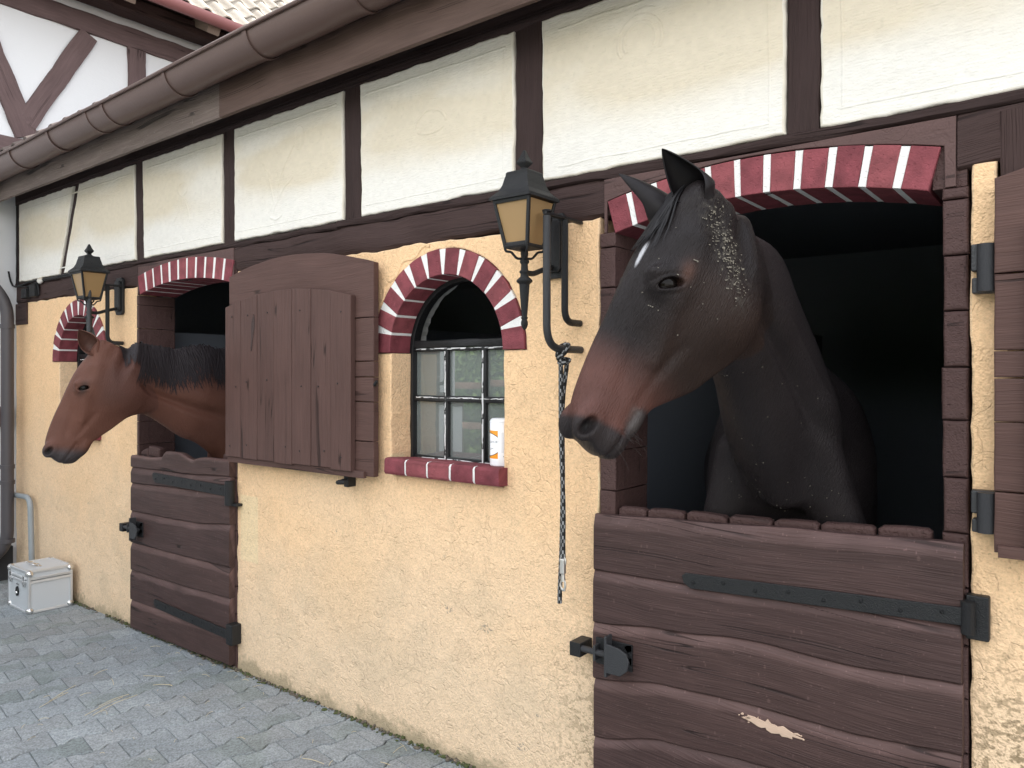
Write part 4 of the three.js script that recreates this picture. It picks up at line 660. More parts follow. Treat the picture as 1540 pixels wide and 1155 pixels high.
// ------------------------------------------------------------------ wall lanterns
function lantern() {
  const g = new THREE.Group(); const P = (n, geo, m) => part(g, n, geo, m);
  const zc = 0.2;
  const four = (pts, hole) => { let l = new THREE.LatheGeometry(pts.map((p) => new THREE.Vector2(p[0] * Math.SQRT2, p[1])), 4, Math.PI / 4); l = l.toNonIndexed(); l.computeVertexNormals(); l.translate(0, 0, zc); return l; };
  const round = (pts, n = 16) => { const l = new THREE.LatheGeometry(pts.map((p) => new THREE.Vector2(p[0], p[1])), n); l.translate(0, 0, zc); return l; };
  P('lantern_roof', merged([four([[0.0, 0.316], [0.043, 0.316], [0.047, 0.311], [0.047, 0.304], [0.051, 0.29], [0.056, 0.268], [0.066, 0.246], [0.086, 0.226], [0.089, 0.222], [0.089, 0.213], [0.082, 0.212], [0.0, 0.212]])]), M.iron);
  P('finial', merged([four([[0.02, 0.314], [0.013, 0.324], [0.009, 0.333], [0.02, 0.348], [0.021, 0.352], [0.012, 0.37], [0.004, 0.393], [0, 0.396]]), round([[0.024, 0.316], [0.026, 0.32], [0.018, 0.326], [0, 0.326]])]), M.iron);
  const w0 = 0.047, w1 = 0.0755, y0 = 0.06, y1 = 0.212, bars = [];
  for (const [a, b] of [[1, 1], [1, -1], [-1, 1], [-1, -1]]) bars.push(hewn([a * w0, y0 - 0.012, zc + b * w0], [a * w1, y1, zc + b * w1], 0.011, 0.011, { wob: 0.0003, seg: 2 }));
  for (const [y, w] of [[y0, w0], [y1 - 0.005, w1 - 0.001]]) for (const [a, b] of [[[-w, -w], [w, -w]], [[w, -w], [w, w]], [[w, w], [-w, w]], [[-w, w], [-w, -w]]]) bars.push(hewn([a[0], y, zc + a[1]], [b[0], y, zc + b[1]], 0.012, 0.01, { wob: 0.0003, seg: 2 }));
  P('lantern_frame', merged(bars), M.iron);
  for (const k of [0, 1, 2, 3]) { const m = new Mesher(), e = 0.0015, q = [[-w0 + e, y0, w0 - e], [w0 - e, y0, w0 - e], [w1 - e, y1 - 0.004, w1 - e], [-w1 + e, y1 - 0.004, w1 - e]].map((p) => m.v(p, [p[0], p[1]])); m.quad(...q); const q2 = [[-w0 + e, y0, w0 - 0.004], [w0 - e, y0, w0 - 0.004], [w1 - e, y1 - 0.004, w1 - 0.004], [-w1 + e, y1 - 0.004, w1 - 0.004]].map((p) => m.v(p, [p[0], p[1]])); const gg = m.geo(); gg.rotateY(k * Math.PI / 2); gg.translate(0, 0, zc); P('amber_pane', gg, M.amber); }
  P('base_plate', four([[0, 0.058], [0.052, 0.058], [0.054, 0.052], [0.05, 0.046], [0.02, 0.04], [0, 0.04]]), M.iron);
  P('stem', round([[0, 0.046], [0.012, 0.046], [0.014, 0.03], [0.011, 0.012], [0.017, 0.004], [0.017, -0.002], [0.012, -0.008], [0.013, -0.028], [0.018, -0.033], [0.018, -0.038], [0.014, -0.042], [0.015, -0.052], [0.028, -0.064], [0.029, -0.07], [0.02, -0.077], [0.0185, -0.08], [0.0165, -0.11], [0.012, -0.17], [0.0095, -0.193], [0.012, -0.196], [0.012, -0.2], [0.009, -0.203], [0.0125, -0.212], [0.0125, -0.222], [0.008, -0.234], [0.002, -0.241], [0, -0.242]]), M.iron);
  const scroll = []; for (const [dx, dz] of [[1, 1], [1, -1], [-1, 1], [-1, -1]]) scroll.push(tube([[0.05 * dx, 0.05, zc + 0.05 * dz], [0.046 * dx, 0.037, zc + 0.046 * dz], [0.034 * dx, 0.034, zc + 0.034 * dz], [0.026 * dx, 0.022, zc + 0.026 * dz], [0.018 * dx, 0.012, zc + 0.018 * dz], [0.006 * dx, 0.012, zc + 0.006 * dz]], 0.0045, 16, 6));
  P('scroll_bracket', merged(scroll), M.iron);
  P('arm', merged([tube([[0, -0.036, zc], [0, -0.036, zc - 0.05], [0, -0.02, zc - 0.1], [0, 0.0, 0.03]], 0.01, 20, 8)]), M.iron);
  P('wall_plate', merged([slab([[-0.035, -0.04], [0.035, -0.04], [0.047, -0.025], [0.047, 0.185], [0.035, 0.2], [-0.035, 0.2], [-0.047, 0.185], [-0.047, -0.025]], 0.0, 0.018, 0.003), slab([[-0.026, -0.018], [0.026, -0.018], [0.034, -0.008], [0.034, 0.165], [0.026, 0.178], [-0.026, 0.178], [-0.034, 0.165], [-0.034, -0.008]], 0.016, 0.032, 0.004)]), M.iron);
  return g;
}
{
  const l = lantern(); l.name = nm('wall_lantern'); l.position.set(-1.63, 2.002, 0.002); scene.add(l);
  tag(l, 'black iron lantern with amber panes between the arched window and the dark horse', 'wall lantern', 'wall lanterns along the stable');
  const c = l.clone(); c.name = nm('wall_lantern'); c.position.set(-5.07, 2.035, 0.002); scene.add(c);
  tag(c, 'black iron lantern with amber panes above the bay horse at the far end', 'wall lantern', 'wall lanterns along the stable');
}
// ------------------------------------------------------------------ bridle racks: a bar with two hanging hooks
function rack() {
  const g = new THREE.Group();
  part(g, 'top_bar', merged([box(-0.009, 0.009, 0.0, 0.012, 0.0, 0.232, 0.003), (() => { const c = new THREE.CylinderGeometry(0.016, 0.016, 0.006, 14); c.translate(0, 0.014, 0.218); return c; })()]), M.iron);
  part(g, 'outer_hook', bent([[0, -0.002, 0.218], [0, -0.458, 0.218], [0, -0.458, 0.004]], 0.0135, 0.085, 14), M.ironGrey);
  part(g, 'inner_hook', bent([[0, 0.0, 0.108], [0, -0.362, 0.108], [0, -0.362, 0.01]], 0.0125, 0.05, 14), M.iron);
  return g;
}
{
  const r = rack(); r.name = nm('bridle_rack'); r.position.set(-1.522, 2.152, 0); scene.add(r);
  tag(r, 'black iron bridle rack with a knotted lead rope, below the nearer lantern', 'bridle rack', 'iron bridle racks on the wall');
  const c = r.clone(); c.name = nm('bridle_rack'); c.position.set(-5.03, 2.172, 0); scene.add(c);
  tag(c, 'black iron bridle rack beside the farther lantern, behind the bay horse', 'bridle rack', 'iron bridle racks on the wall');
}
// ------------------------------------------------------------------ lead rope
{
  const ropeMap = tex(64, 64, (u, v) => { const a = (Math.floor(u * 8) + Math.floor(v * 8)) % 2, w = hash(Math.floor(u * 8), Math.floor(v * 8), 5); return a && w > 0.25 ? 0.15 + 0.16 * w : 0.01; }, true, 1, 1);
  const g = thing('lead_rope', 'black and grey braided lead rope with a steel snap, knotted to the nearer rack', 'lead rope', [-1.522, 1.69, 0.113]);
  const rm = mat({ map: ropeMap, roughness: 0.9, bumpMap: ropeMap, bumpScale: 0.002 });
  const rope = (pts, r, seg) => { const t = tube(pts, r, seg, 8), L = pts.slice(1).reduce((s, p, i) => s + Math.hypot(p[0] - pts[i][0], p[1] - pts[i][1], p[2] - pts[i][2]), 0), u = t.attributes.uv; for (let i = 0; i < u.count; i++) u.setXY(i, u.getX(i) * L * 10, u.getY(i)); return t; };
  part(g, 'rope', merged([
    rope([[0.0, -0.02, 0.024], [0, -0.03, 0.02], [-0.004, -0.3, 0.012], [0.004, -0.55, 0.01], [0.002, -0.68, 0.008], [0.003, -0.735, 0.008]], 0.0085, 60),
    rope([[0.004, -0.04, -0.014], [-0.006, -0.2, 0.0], [-0.012, -0.45, -0.01], [-0.014, -0.7, -0.006], [-0.02, -0.85, -0.004], [-0.021, -0.9, -0.004]], 0.0085, 60),
    rope([[0.0, 0.02, -0.02], [0.016, 0.012, 0.002], [0.012, -0.014, 0.022], [-0.012, -0.02, 0.022], [-0.016, 0.01, 0.002], [0, 0.022, -0.018]], 0.009, 40),
    rope([[-0.014, 0.0, -0.02], [0.01, 0.02, -0.012], [0.016, -0.006, 0.016], [-0.006, -0.028, 0.024], [-0.016, -0.03, -0.004], [0.012, -0.035, -0.014], [0.006, -0.045, 0.018], [-0.01, -0.04, 0.02]], 0.009, 50)]), rm);
  const st = mat({ color: col(0.62, 0.6, 0.57), metalness: 0.85, roughness: 0.3 });
  const ringG = (y, r, t, sy = 1) => { const q = new THREE.TorusGeometry(r, t, 8, 18); q.scale(1, sy, 1); q.translate(0.003, y, 0.01); return q; };
  part(g, 'snap_hook', merged([box(-0.007, 0.013, -0.79, -0.735, 0.002, 0.02, 0.005), ringG(-0.745, 0.011, 0.003, 1.3), (() => { const c = new THREE.CylinderGeometry(0.007, 0.009, 0.03, 12); c.translate(0.003, -0.8, 0.01); return c; })(), ringG(-0.828, 0.0105, 0.0032, 1.7), box(0.008, 0.0125, -0.85, -0.81, 0.007, 0.013, 0.002)]), st);
}
// ------------------------------------------------------------------ plastic bottle on the sill
{
  const cv = document.createElement('canvas'); cv.width = 512; cv.height = 512; const x = cv.getContext('2d');
  x.fillStyle = '#f4f5f8'; x.fillRect(0, 0, 512, 512);
  x.fillStyle = '#f0991f'; x.fillRect(40, 128, 190, 300);
  x.save(); x.beginPath(); x.rect(40, 128, 190, 300); x.clip(); x.fillStyle = '#4a3a22'; x.beginPath(); x.ellipse(135, 278, 128, 128, 0, 0, 7); x.fill(); x.fillStyle = '#f7f8fa'; x.beginPath(); x.ellipse(135, 278, 121, 121, 0, 0, 7); x.fill(); x.restore();
  x.fillStyle = '#5a5f68'; x.font = 'italic 40px sans-serif'; x.fillText('cipin®', 112, 262); x.font = '24px sans-serif'; x.fillText('II', 132, 300); x.fillRect(120, 318, 74, 4); x.fillRect(120, 332, 50, 3);
  x.fillStyle = '#a7adb8'; for (let k = 0; k < 22; k++) x.fillRect(256, 150 + k * 10, 70 + (k * 37 % 40), 3);
  x.strokeStyle = '#50565f'; x.lineWidth = 4; x.beginPath(); x.moveTo(280, 385); x.lineTo(280, 412); x.moveTo(268, 400); x.lineTo(280, 414); x.lineTo(292, 400); x.stroke();
  const t = new THREE.CanvasTexture(cv); t.colorSpace = THREE.SRGBColorSpace; t.wrapS = THREE.RepeatWrapping;
  const g = thing('plastic_bottle', 'white plastic bottle with an orange label at the right end of the brick sill', 'bottle', [-1.948, 1.235, -0.062]);
  const r = 0.046, h = 0.192, b = new THREE.LatheGeometry([[0, 0], [r - 0.004, 0], [r, 0.004], [r, h - 0.012], [r - 0.003, h - 0.004], [r - 0.009, h], [0, h]].map((p) => new THREE.Vector2(...p)), 36);
  const p = b.attributes.position, u = b.attributes.uv; for (let i = 0; i < p.count; i++) u.setY(i, p.getY(i) / h);
  const o = part(g, 'bottle_body', toCreasedNormals(b, 0.6), mat({ map: t, roughness: 0.35 })); o.rotation.y = -2.44 ;
  const rg = new THREE.TorusGeometry(r + 0.0003, 0.0009, 6, 36); rg.rotateX(Math.PI / 2); rg.translate(0, h - 0.014, 0); part(g, 'lid_seam', rg, mat({ color: col(0.75, 0.76, 0.8), roughness: 0.4 }));
}
// ------------------------------------------------------------------ aluminium case on the stones
{
  const g = thing('equipment_case', 'pale grey aluminium-edged case with metal corners on the stones at the far end', 'case', [-5.866, 0, 0.185]);
  const w = 0.172, d = 0.139, H = 0.288, yl = 0.222;
  const sk = mat({ color: col(0.52, 0.55, 0.58), roughness: 0.45, bumpMap: metalBump, bumpScale: 0.0005 }), al = mat({ color: col(0.62, 0.64, 0.66), metalness: 0.55, roughness: 0.38 }), ch = mat({ color: col(0.7, 0.7, 0.7), metalness: 0.9, roughness: 0.22 });
  part(g, 'case_body', box(-w + 0.004, w - 0.004, 0.006, yl - 0.002, -d + 0.004, d - 0.004, 0.004), sk);
  const lid = part(g, 'lid', box(-w + 0.004, w - 0.004, yl + 0.001, H - 0.003, -d + 0.004, d - 0.004, 0.005), sk);
  const e = [], E = (a, b) => e.push(hewn(a, b, 0.02, 0.02, { wob: 0.0003, seg: 2, bevel: 0.004, depth: Math.abs(a[1] - b[1]) > 0.01 ? [0, 0, 1] : [0, 1, 0] })); const i = w - 0.0075, k = d - 0.0075;
  for (const [y] of [[0.01], [H - 0.009], [yl - 0.012], [yl + 0.012]]) { E([-i, y, k], [i, y, k]); E([-i, y, -k], [i, y, -k]); E([i, y, -k], [i, y, k]); E([-i, y, -k], [-i, y, k]); }
  for (const [a, b] of [[1, 1], [1, -1], [-1, 1], [-1, -1]]) E([a * i, 0.01, b * k], [a * i, H - 0.009, b * k]);
  part(g, 'edge_profile', merged(e), al);
  for (const [a, b] of [[1, 1], [1, -1], [-1, 1], [-1, -1]]) for (const y of [0.008, H - 0.008]) { const s = new THREE.SphereGeometry(0.026, 14, 10); s.scale(1, 0.95, 1); s.translate(a * (w - 0.014), y + (y > 0.1 ? -0.012 : 0.012), b * (d - 0.014)); part(g, 'corner_cap', s, ch); }
  for (const x of [-0.12, 0.11]) part(g, 'clasp', merged([box(x - 0.014, x + 0.014, yl - 0.045, yl + 0.03, d, d + 0.008, 0.003), box(x - 0.009, x + 0.009, yl - 0.03, yl - 0.004, d + 0.007, d + 0.014, 0.003)]), ch);
  part(g, 'lock_badge', merged([(() => { const c = new THREE.CylinderGeometry(0.022, 0.022, 0.006, 20); c.rotateX(Math.PI / 2); c.scale(1, 1.5, 1); c.translate(-0.01, 0.13, d + 0.003); return c; })(), box(-0.03, 0.012, 0.176, 0.18, d, d + 0.003, 0.001)]), M.iron);
  part(g, 'lock_boss', (() => { const c = new THREE.SphereGeometry(0.011, 12, 8); c.translate(-0.006, 0.122, d + 0.006); return c; })(), ch);
  part(g, 'handle', merged([bent([[-0.055, H - 0.004, 0.03], [-0.055, H + 0.014, 0.03], [-0.055, H + 0.016, 0.065], [0.045, H + 0.016, 0.065], [0.045, H + 0.014, 0.03], [0.045, H - 0.004, 0.03]], 0.006, 0.008, 8), box(-0.07, 0.06, H - 0.003, H + 0.003, 0.012, 0.045, 0.002)]), ch);
}
// ------------------------------------------------------------------ straw and crumbs of moss on the stones
{
  const q = rng(31), st = [], add = (x, z, a, L, b, r) => st.push(tube([[x - Math.cos(a) * L / 2, 0.003, z - Math.sin(a) * L / 2], [x + Math.sin(a) * b, 0.006 + 0.004 * q(), z - Math.cos(a) * b], [x + Math.cos(a) * L / 2, 0.003, z + Math.sin(a) * L / 2]], r, 6, 4));
  for (const [x, z, a, L] of [[-4.1, 0.5, 0.3, 0.1], [-4.0, 0.33, 2.6, 0.12], [-4.28, 0.48, 1.2, 0.09], [-3.8, 0.62, 1.3, 0.25], [-3.83, 0.66, 1.25, 0.22], [-3.86, 0.6, 1.4, 0.16], [-4.15, 0.72, 1.0, 0.2], [-4.1, 0.78, 1.1, 0.18], [-2.6, 0.37, 2.9, 0.11], [-2.35, 0.2, 3.0, 0.05], [-3.85, 0.36, 2.5, 0.1]]) add(x, z, a, L, (q() - 0.5) * 0.012, 0.0013);
  for (let k = 0; k < 60; k++) { const z = Math.pow(q(), 1.6) * 1.1 + 0.03; add(-4.9 + 2.6 * q() + z * 0.2, z, q() * 6.28, 0.02 + 0.07 * q() * q(), (q() - 0.5) * 0.004, 0.0007 + 0.0004 * q()); }
  const o = new THREE.Mesh(merged(st), mat({ color: col(0.62, 0.52, 0.33), roughness: 0.8 })); o.name = 'straw'; o.castShadow = o.receiveShadow = true; scene.add(o); tag(o, 'loose pale straw scattered on the paving stones before the doors', 'straw', null, 'stuff');
  const cr = [], c2 = []; for (let k = 0; k < 2600; k++) { const x = -6.6 + 6.4 * q(), dense = fbm(x * 3, 1, 44, 3); if (q() > dense * 1.3) continue; const s = 0.003 + 0.008 * q() * q(), g = new THREE.IcosahedronGeometry(s, 0); g.scale(1 + q(), 0.6 + 0.6 * q(), 1); g.rotateY(q() * 6); g.translate(x, 0.002 + 0.012 * q() * q(), 0.004 + 0.035 * q() * q()); (q() < 0.45 ? cr : c2).push(g); }
  const m1 = new THREE.Mesh(merged(cr), mat({ color: col(0.07, 0.085, 0.03), roughness: 1 })); m1.name = 'moss'; m1.receiveShadow = m1.castShadow = true; scene.add(m1); tag(m1, 'dark green moss along the foot of the yellow wall', 'moss', null, 'stuff');
  const m2 = new THREE.Mesh(merged(c2), mat({ color: col(0.13, 0.11, 0.085), roughness: 1 })); m2.name = 'grit'; m2.receiveShadow = m2.castShadow = true; scene.add(m2); tag(m2, 'brown grit and crumbs gathered along the foot of the wall', 'grit', null, 'stuff');
}

// ------------------------------------------------------------------ horses: one smooth implicit body each, meshed with surface nets
function curveTab(pts, x0 = -0.06, x1 = 0.66, n = 256) {
  const t = new Float32Array(n + 1);
  for (let i = 0; i <= n; i++) {
    const x = x0 + (x1 - x0) * i / n; let k = 0; while (k < pts.length - 2 && x > pts[k + 1][0]) k++;
    const p0 = pts[Math.max(0, k - 1)], p1 = pts[k], p2 = pts[k + 1], p3 = pts[Math.min(pts.length - 1, k + 2)], h = p2[0] - p1[0], q = clamp((x - p1[0]) / h);
    const m1 = p2[0] > p0[0] ? (p2[1] - p0[1]) / (p2[0] - p0[0]) : 0, m2 = p3[0] > p1[0] ? (p3[1] - p1[1]) / (p3[0] - p1[0]) : 0, q2 = q * q, q3 = q2 * q;
    t[i] = (2 * q3 - 3 * q2 + 1) * p1[1] + (q3 - 2 * q2 + q) * h * m1 + (-2 * q3 + 3 * q2) * p2[1] + (q3 - q2) * h * m2;
  }
  return (x) => { const f = clamp((x - x0) / (x1 - x0)) * n, i = Math.min(n - 1, f | 0); return t[i] + (t[i + 1] - t[i]) * (f - i); };
}
const smin = (a, b, k) => { const h = Math.max(0, k - Math.abs(a - b)) / k; return Math.min(a, b) - h * h * k * 0.25; };
const smax = (a, b, k) => -smin(-a, -b, k);
const H = {   // side profile and widths of a horse's head; x from poll to lips, y towards the face line
  top: curveTab([[-0.06, -0.03], [0, 0.0], [0.05, 0.024], [0.1, 0.041], [0.17, 0.054], [0.25, 0.058], [0.33, 0.058], [0.42, 0.059], [0.5, 0.054], [0.55, 0.045], [0.585, 0.028], [0.606, 0.006], [0.62, -0.025], [0.628, -0.058], [0.66, -0.06]]),
  bot: curveTab([[-0.06, -0.12], [0, -0.15], [0.06, -0.17], [0.11, -0.208], [0.155, -0.25], [0.21, -0.28], [0.27, -0.272], [0.37, -0.222], [0.44, -0.178], [0.49, -0.15], [0.54, -0.136], [0.58, -0.122], [0.606, -0.104], [0.62, -0.085], [0.628, -0.063], [0.66, -0.061]]),
  wT: curveTab([[-0.06, 0.03], [0, 0.04], [0.08, 0.062], [0.17, 0.08], [0.25, 0.062], [0.35, 0.042], [0.45, 0.036], [0.53, 0.04], [0.6, 0.03], [0.63, 0.02]]),
  wU: curveTab([[-0.06, 0.05], [0, 0.066], [0.08, 0.085], [0.18, 0.097], [0.25, 0.085], [0.35, 0.058], [0.45, 0.047], [0.53, 0.05], [0.585, 0.053], [0.63, 0.04]]),
  wC: curveTab([[-0.06, 0.04], [0, 0.06], [0.08, 0.078], [0.18, 0.084], [0.26, 0.078], [0.35, 0.056], [0.45, 0.046], [0.53, 0.047], [0.585, 0.05], [0.63, 0.04]]),
  wB: curveTab([[-0.06, 0.02], [0, 0.03], [0.1, 0.044], [0.2, 0.045], [0.3, 0.036], [0.4, 0.03], [0.5, 0.03], [0.58, 0.034], [0.63, 0.03]]),
};
const ell = (x, y, z, cx, cy, cz, a, b, c) => { const u = (x - cx) / a, v = (y - cy) / b, w = (z - cz) / c; return (Math.sqrt(u * u + v * v + w * w) - 1) * Math.min(a, b, c); };
const cap = (x, y, z, ax, ay, az, bx, by, bz, ra, rb) => { const dx = bx - ax, dy = by - ay, dz = bz - az; const t = clamp(((x - ax) * dx + (y - ay) * dy + (z - az) * dz) / (dx * dx + dy * dy + dz * dz)); return Math.hypot(x - ax - t * dx, y - ay - t * dy, z - az - t * dz) - (ra + (rb - ra) * t); };
let CHIN = 0;
function headField(x, y, zz) {
  const z = Math.abs(zz), top = H.top(x), up = CHIN * sstep(0.38, 0.5, x) * sstep(0.63, 0.59, x), bot = H.bot(x) + up, c = (top + bot) / 2, h = Math.max(0.003, (top - bot) / 2), s = clamp((y - bot) / (2 * h));
  let w; if (s > 0.72) w = mix(H.wU(x), H.wT(x), sstep(0.72, 1, s)); else if (s > 0.4) w = mix(H.wC(x), H.wU(x), sstep(0.4, 0.72, s)); else w = mix(H.wB(x), H.wC(x), sstep(0.02, 0.4, s));
  const g = Math.pow(Math.pow(Math.abs(y - c) / h, 2.5) + Math.pow(z / w, 2.5), 0.4);
  let f = (g - 1) * Math.min(h, w);
  f = smax(f, -x - 0.035, 0.03); f = smax(f, x - 0.622, 0.02);
  if (f > 0.12) return f;
  f = smin(f, ell(x, y, z, 0.185, -0.145, 0.047, 0.105, 0.108, 0.043), 0.045);          // cheek
  f = smin(f, cap(x, y, z, 0.11, -0.03, 0.074, 0.225, -0.04, 0.078, 0.01, 0.008), 0.05);
  f = smin(f, cap(x, y, z, 0.265, -0.048, 0.074, 0.385, -0.07, 0.05, 0.007, 0.003), 0.036);   // facial crest
  f = smin(f, cap(x, y, z, 0.185, -0.022, 0.083, 0.217, 0.026, 0.078, 0.008, 0.008), 0.03);    // brow
  f = smax(f, -ell(x, y, z, 0.15, 0.004, 0.108, 0.03, 0.022, 0.015), 0.03);           // hollow above the eye
  const ex = x - 0.228, ey = y + 0.014, ea = 0.55 * ex + 0.835 * ey, eb = -0.835 * ex + 0.55 * ey;
  f = smin(f, ell(ea, eb, z, 0, 0, 0.0715, 0.038, 0.027, 0.0215), 0.02);               // lids
  const ax = ea, ay = eb + 5 * ea * ea - 0.002;
  f = smax(f, -ell(ax, ay, z, 0, 0, 0.094, 0.0275, 0.0112, 0.03), 0.004);
  const lid = eb - 0.0215 + 7 * ax * ax; f += 0.0028 * Math.exp(-(lid * lid) / 0.000012) * Math.exp(-(ax * ax) / 0.0012) * (z > 0.05 ? 1 : 0);
  const lid2 = eb + 0.023 - 6 * ax * ax; f += 0.002 * Math.exp(-(lid2 * lid2) / 0.000014) * Math.exp(-(ax * ax) / 0.0012) * (z > 0.05 ? 1 : 0);
  f = smin(f, ell(x, y, z, 0.01, -0.008, 0.045, 0.04, 0.026, 0.03), 0.05);            // ear muscle
  f = smin(f, ell(x, y, z, 0.583, -0.06, 0, 0.036, 0.043, 0.052), 0.02);
  f = smin(f, ell(x, y, z, 0.567, -0.101 + up, 0, 0.037, 0.022, 0.036), 0.014);
  f = smin(f, ell(x, y, z, 0.512, -0.126 + up, 0, 0.04, 0.02, 0.03), 0.02);
  f = smin(f, ell(x, y, z, 0.572, 0.012, 0.042, 0.042, 0.032, 0.022), 0.018);                // nostril wing
  const nx = x - 0.58, ny = y - 0.013, nc = 0.94 * nx + 0.34 * ny, nd = -0.34 * nx + 0.94 * ny;
  f = smax(f, -ell(nc, nd, z, 0, 0, 0.07, 0.028, 0.0155, 0.032), 0.007);
  if (x > 0.46) {
    const ym = -0.088 + 0.22 * (x - 0.505), d = y - ym, k = sstep(0.49, 0.508, x);
    f += 0.0052 * Math.exp(-(d * d) / 0.000028) * k;
    const e = (y - ym - 0.01); f += 0.0011 * Math.sin(x * 620 + y * 200) * Math.exp(-(e * e) / 0.0004) * sstep(0.47, 0.49, x) * sstep(0.575, 0.54, x);
  }
  // soft furrows between the crest, the nose and the lip muscles
  const q1 = y + 0.015 + 0.1 * (x - 0.4); f += 0.004 * Math.exp(-(q1 * q1) / 0.0003) * sstep(0.3, 0.36, x) * sstep(0.52, 0.46, x);
  const q2 = y + 0.095 - 0.25 * (x - 0.4); f += 0.006 * Math.exp(-(q2 * q2) / 0.00016) * sstep(0.3, 0.35, x) * sstep(0.5, 0.44, x);
  return f;
}
function surfaceNets(f, lo, hi, cell) {
  const nx = Math.ceil((hi[0] - lo[0]) / cell), ny = Math.ceil((hi[1] - lo[1]) / cell), nz = Math.ceil((hi[2] - lo[2]) / cell), B = 8, half = B * cell / 2, reach = half * 1.7321 + cell;
  const vid = new Map(), pos = [], edges = [], S = new Float32Array(9 * 9 * 9), key = (i, j, k) => (i * ny + j) * nz + k;
  for (let bi = 0; bi < nx; bi += B) for (let bj = 0; bj < ny; bj += B) for (let bk = 0; bk < nz; bk += B) {
    const mx = lo[0] + bi * cell + half, my = lo[1] + bj * cell + half, mz = lo[2] + bk * cell + half; f.all(); if (Math.abs(f(mx, my, mz)) > reach) continue;
    f.prune(mx, my, mz, reach);
    for (let i = 0; i <= B; i++) for (let j = 0; j <= B; j++) for (let k = 0; k <= B; k++) S[(i * 9 + j) * 9 + k] = f(lo[0] + (bi + i) * cell, lo[1] + (bj + j) * cell, lo[2] + (bk + k) * cell);
    for (let i = 0; i < B; i++) for (let j = 0; j < B; j++) for (let k = 0; k < B; k++) {
      const o = (i * 9 + j) * 9 + k; let mask = 0, cx = 0, cy = 0, cz = 0, n = 0;
      const v = [S[o], S[o + 1], S[o + 9], S[o + 10], S[o + 81], S[o + 82], S[o + 90], S[o + 91]];
      for (let q = 0; q < 8; q++) if (v[q] < 0) mask |= 1 << q;
      if (mask === 0 || mask === 255) continue;
      const E = (a, b, ax, ay, az, bx, by, bz) => { if ((v[a] < 0) !== (v[b] < 0)) { const t = v[a] / (v[a] - v[b]); cx += ax + (bx - ax) * t; cy += ay + (by - ay) * t; cz += az + (bz - az) * t; n++; } };
      E(0, 1, 0, 0, 0, 0, 0, 1); E(2, 3, 0, 1, 0, 0, 1, 1); E(4, 5, 1, 0, 0, 1, 0, 1); E(6, 7, 1, 1, 0, 1, 1, 1);
      E(0, 2, 0, 0, 0, 0, 1, 0); E(1, 3, 0, 0, 1, 0, 1, 1); E(4, 6, 1, 0, 0, 1, 1, 0); E(5, 7, 1, 0, 1, 1, 1, 1);
      E(0, 4, 0, 0, 0, 1, 0, 0); E(1, 5, 0, 0, 1, 1, 0, 1); E(2, 6, 0, 1, 0, 1, 1, 0); E(3, 7, 0, 1, 1, 1, 1, 1);
      const I = bi + i, J = bj + j, K = bk + k;
      vid.set(key(I, J, K), pos.length / 3); pos.push(lo[0] + (I + cx / n) * cell, lo[1] + (J + cy / n) * cell, lo[2] + (K + cz / n) * cell);
      if ((v[0] < 0) !== (v[4] < 0)) edges.push(0, I, J, K, v[0] < 0 ? 1 : 0);
      if ((v[0] < 0) !== (v[2] < 0)) edges.push(1, I, J, K, v[0] < 0 ? 1 : 0);
      if ((v[0] < 0) !== (v[1] < 0)) edges.push(2, I, J, K, v[0] < 0 ? 1 : 0);
    }
  }
  f.all();
  const idx = [];
  for (let e = 0; e < edges.length; e += 5) {
    const [ax, I, J, K, s] = [edges[e], edges[e + 1], edges[e + 2], edges[e + 3], edges[e + 4]];
    const q = ax === 0 ? [[I, J, K], [I, J - 1, K], [I, J - 1, K - 1], [I, J, K - 1]] : ax === 1 ? [[I, J, K], [I, J, K - 1], [I - 1, J, K - 1], [I - 1, J, K]] : [[I, J, K], [I - 1, J, K], [I - 1, J - 1, K], [I, J - 1, K]];
    const v = q.map((p) => (p[0] < 0 || p[1] < 0 || p[2] < 0 ? undefined : vid.get(key(...p))));
    if (v.some((t) => t === undefined)) continue;
    if (s) idx.push(v[0], v[1], v[2], v[0], v[2], v[3]); else idx.push(v[0], v[2], v[1], v[0], v[3], v[2]);
  }
  return { pos, idx };
}
function relax(m, rounds) {
  const n = m.pos.length / 3;
  for (let r = 0; r < rounds; r++) {
    const s = new Float32Array(n * 3), c = new Uint16Array(n);
    for (let t = 0; t < m.idx.length; t += 3) for (let e = 0; e < 3; e++) { const a = m.idx[t + e], b = m.idx[t + (e + 1) % 3]; for (let k = 0; k < 3; k++) { s[a * 3 + k] += m.pos[b * 3 + k]; } c[a]++; }
    const w = r % 2 ? -0.34 : 0.5;
    for (let i = 0; i < n; i++) if (c[i] > 2) for (let k = 0; k < 3; k++) m.pos[i * 3 + k] += w * (s[i * 3 + k] / c[i] - m.pos[i * 3 + k]);
  }
  return m;
}
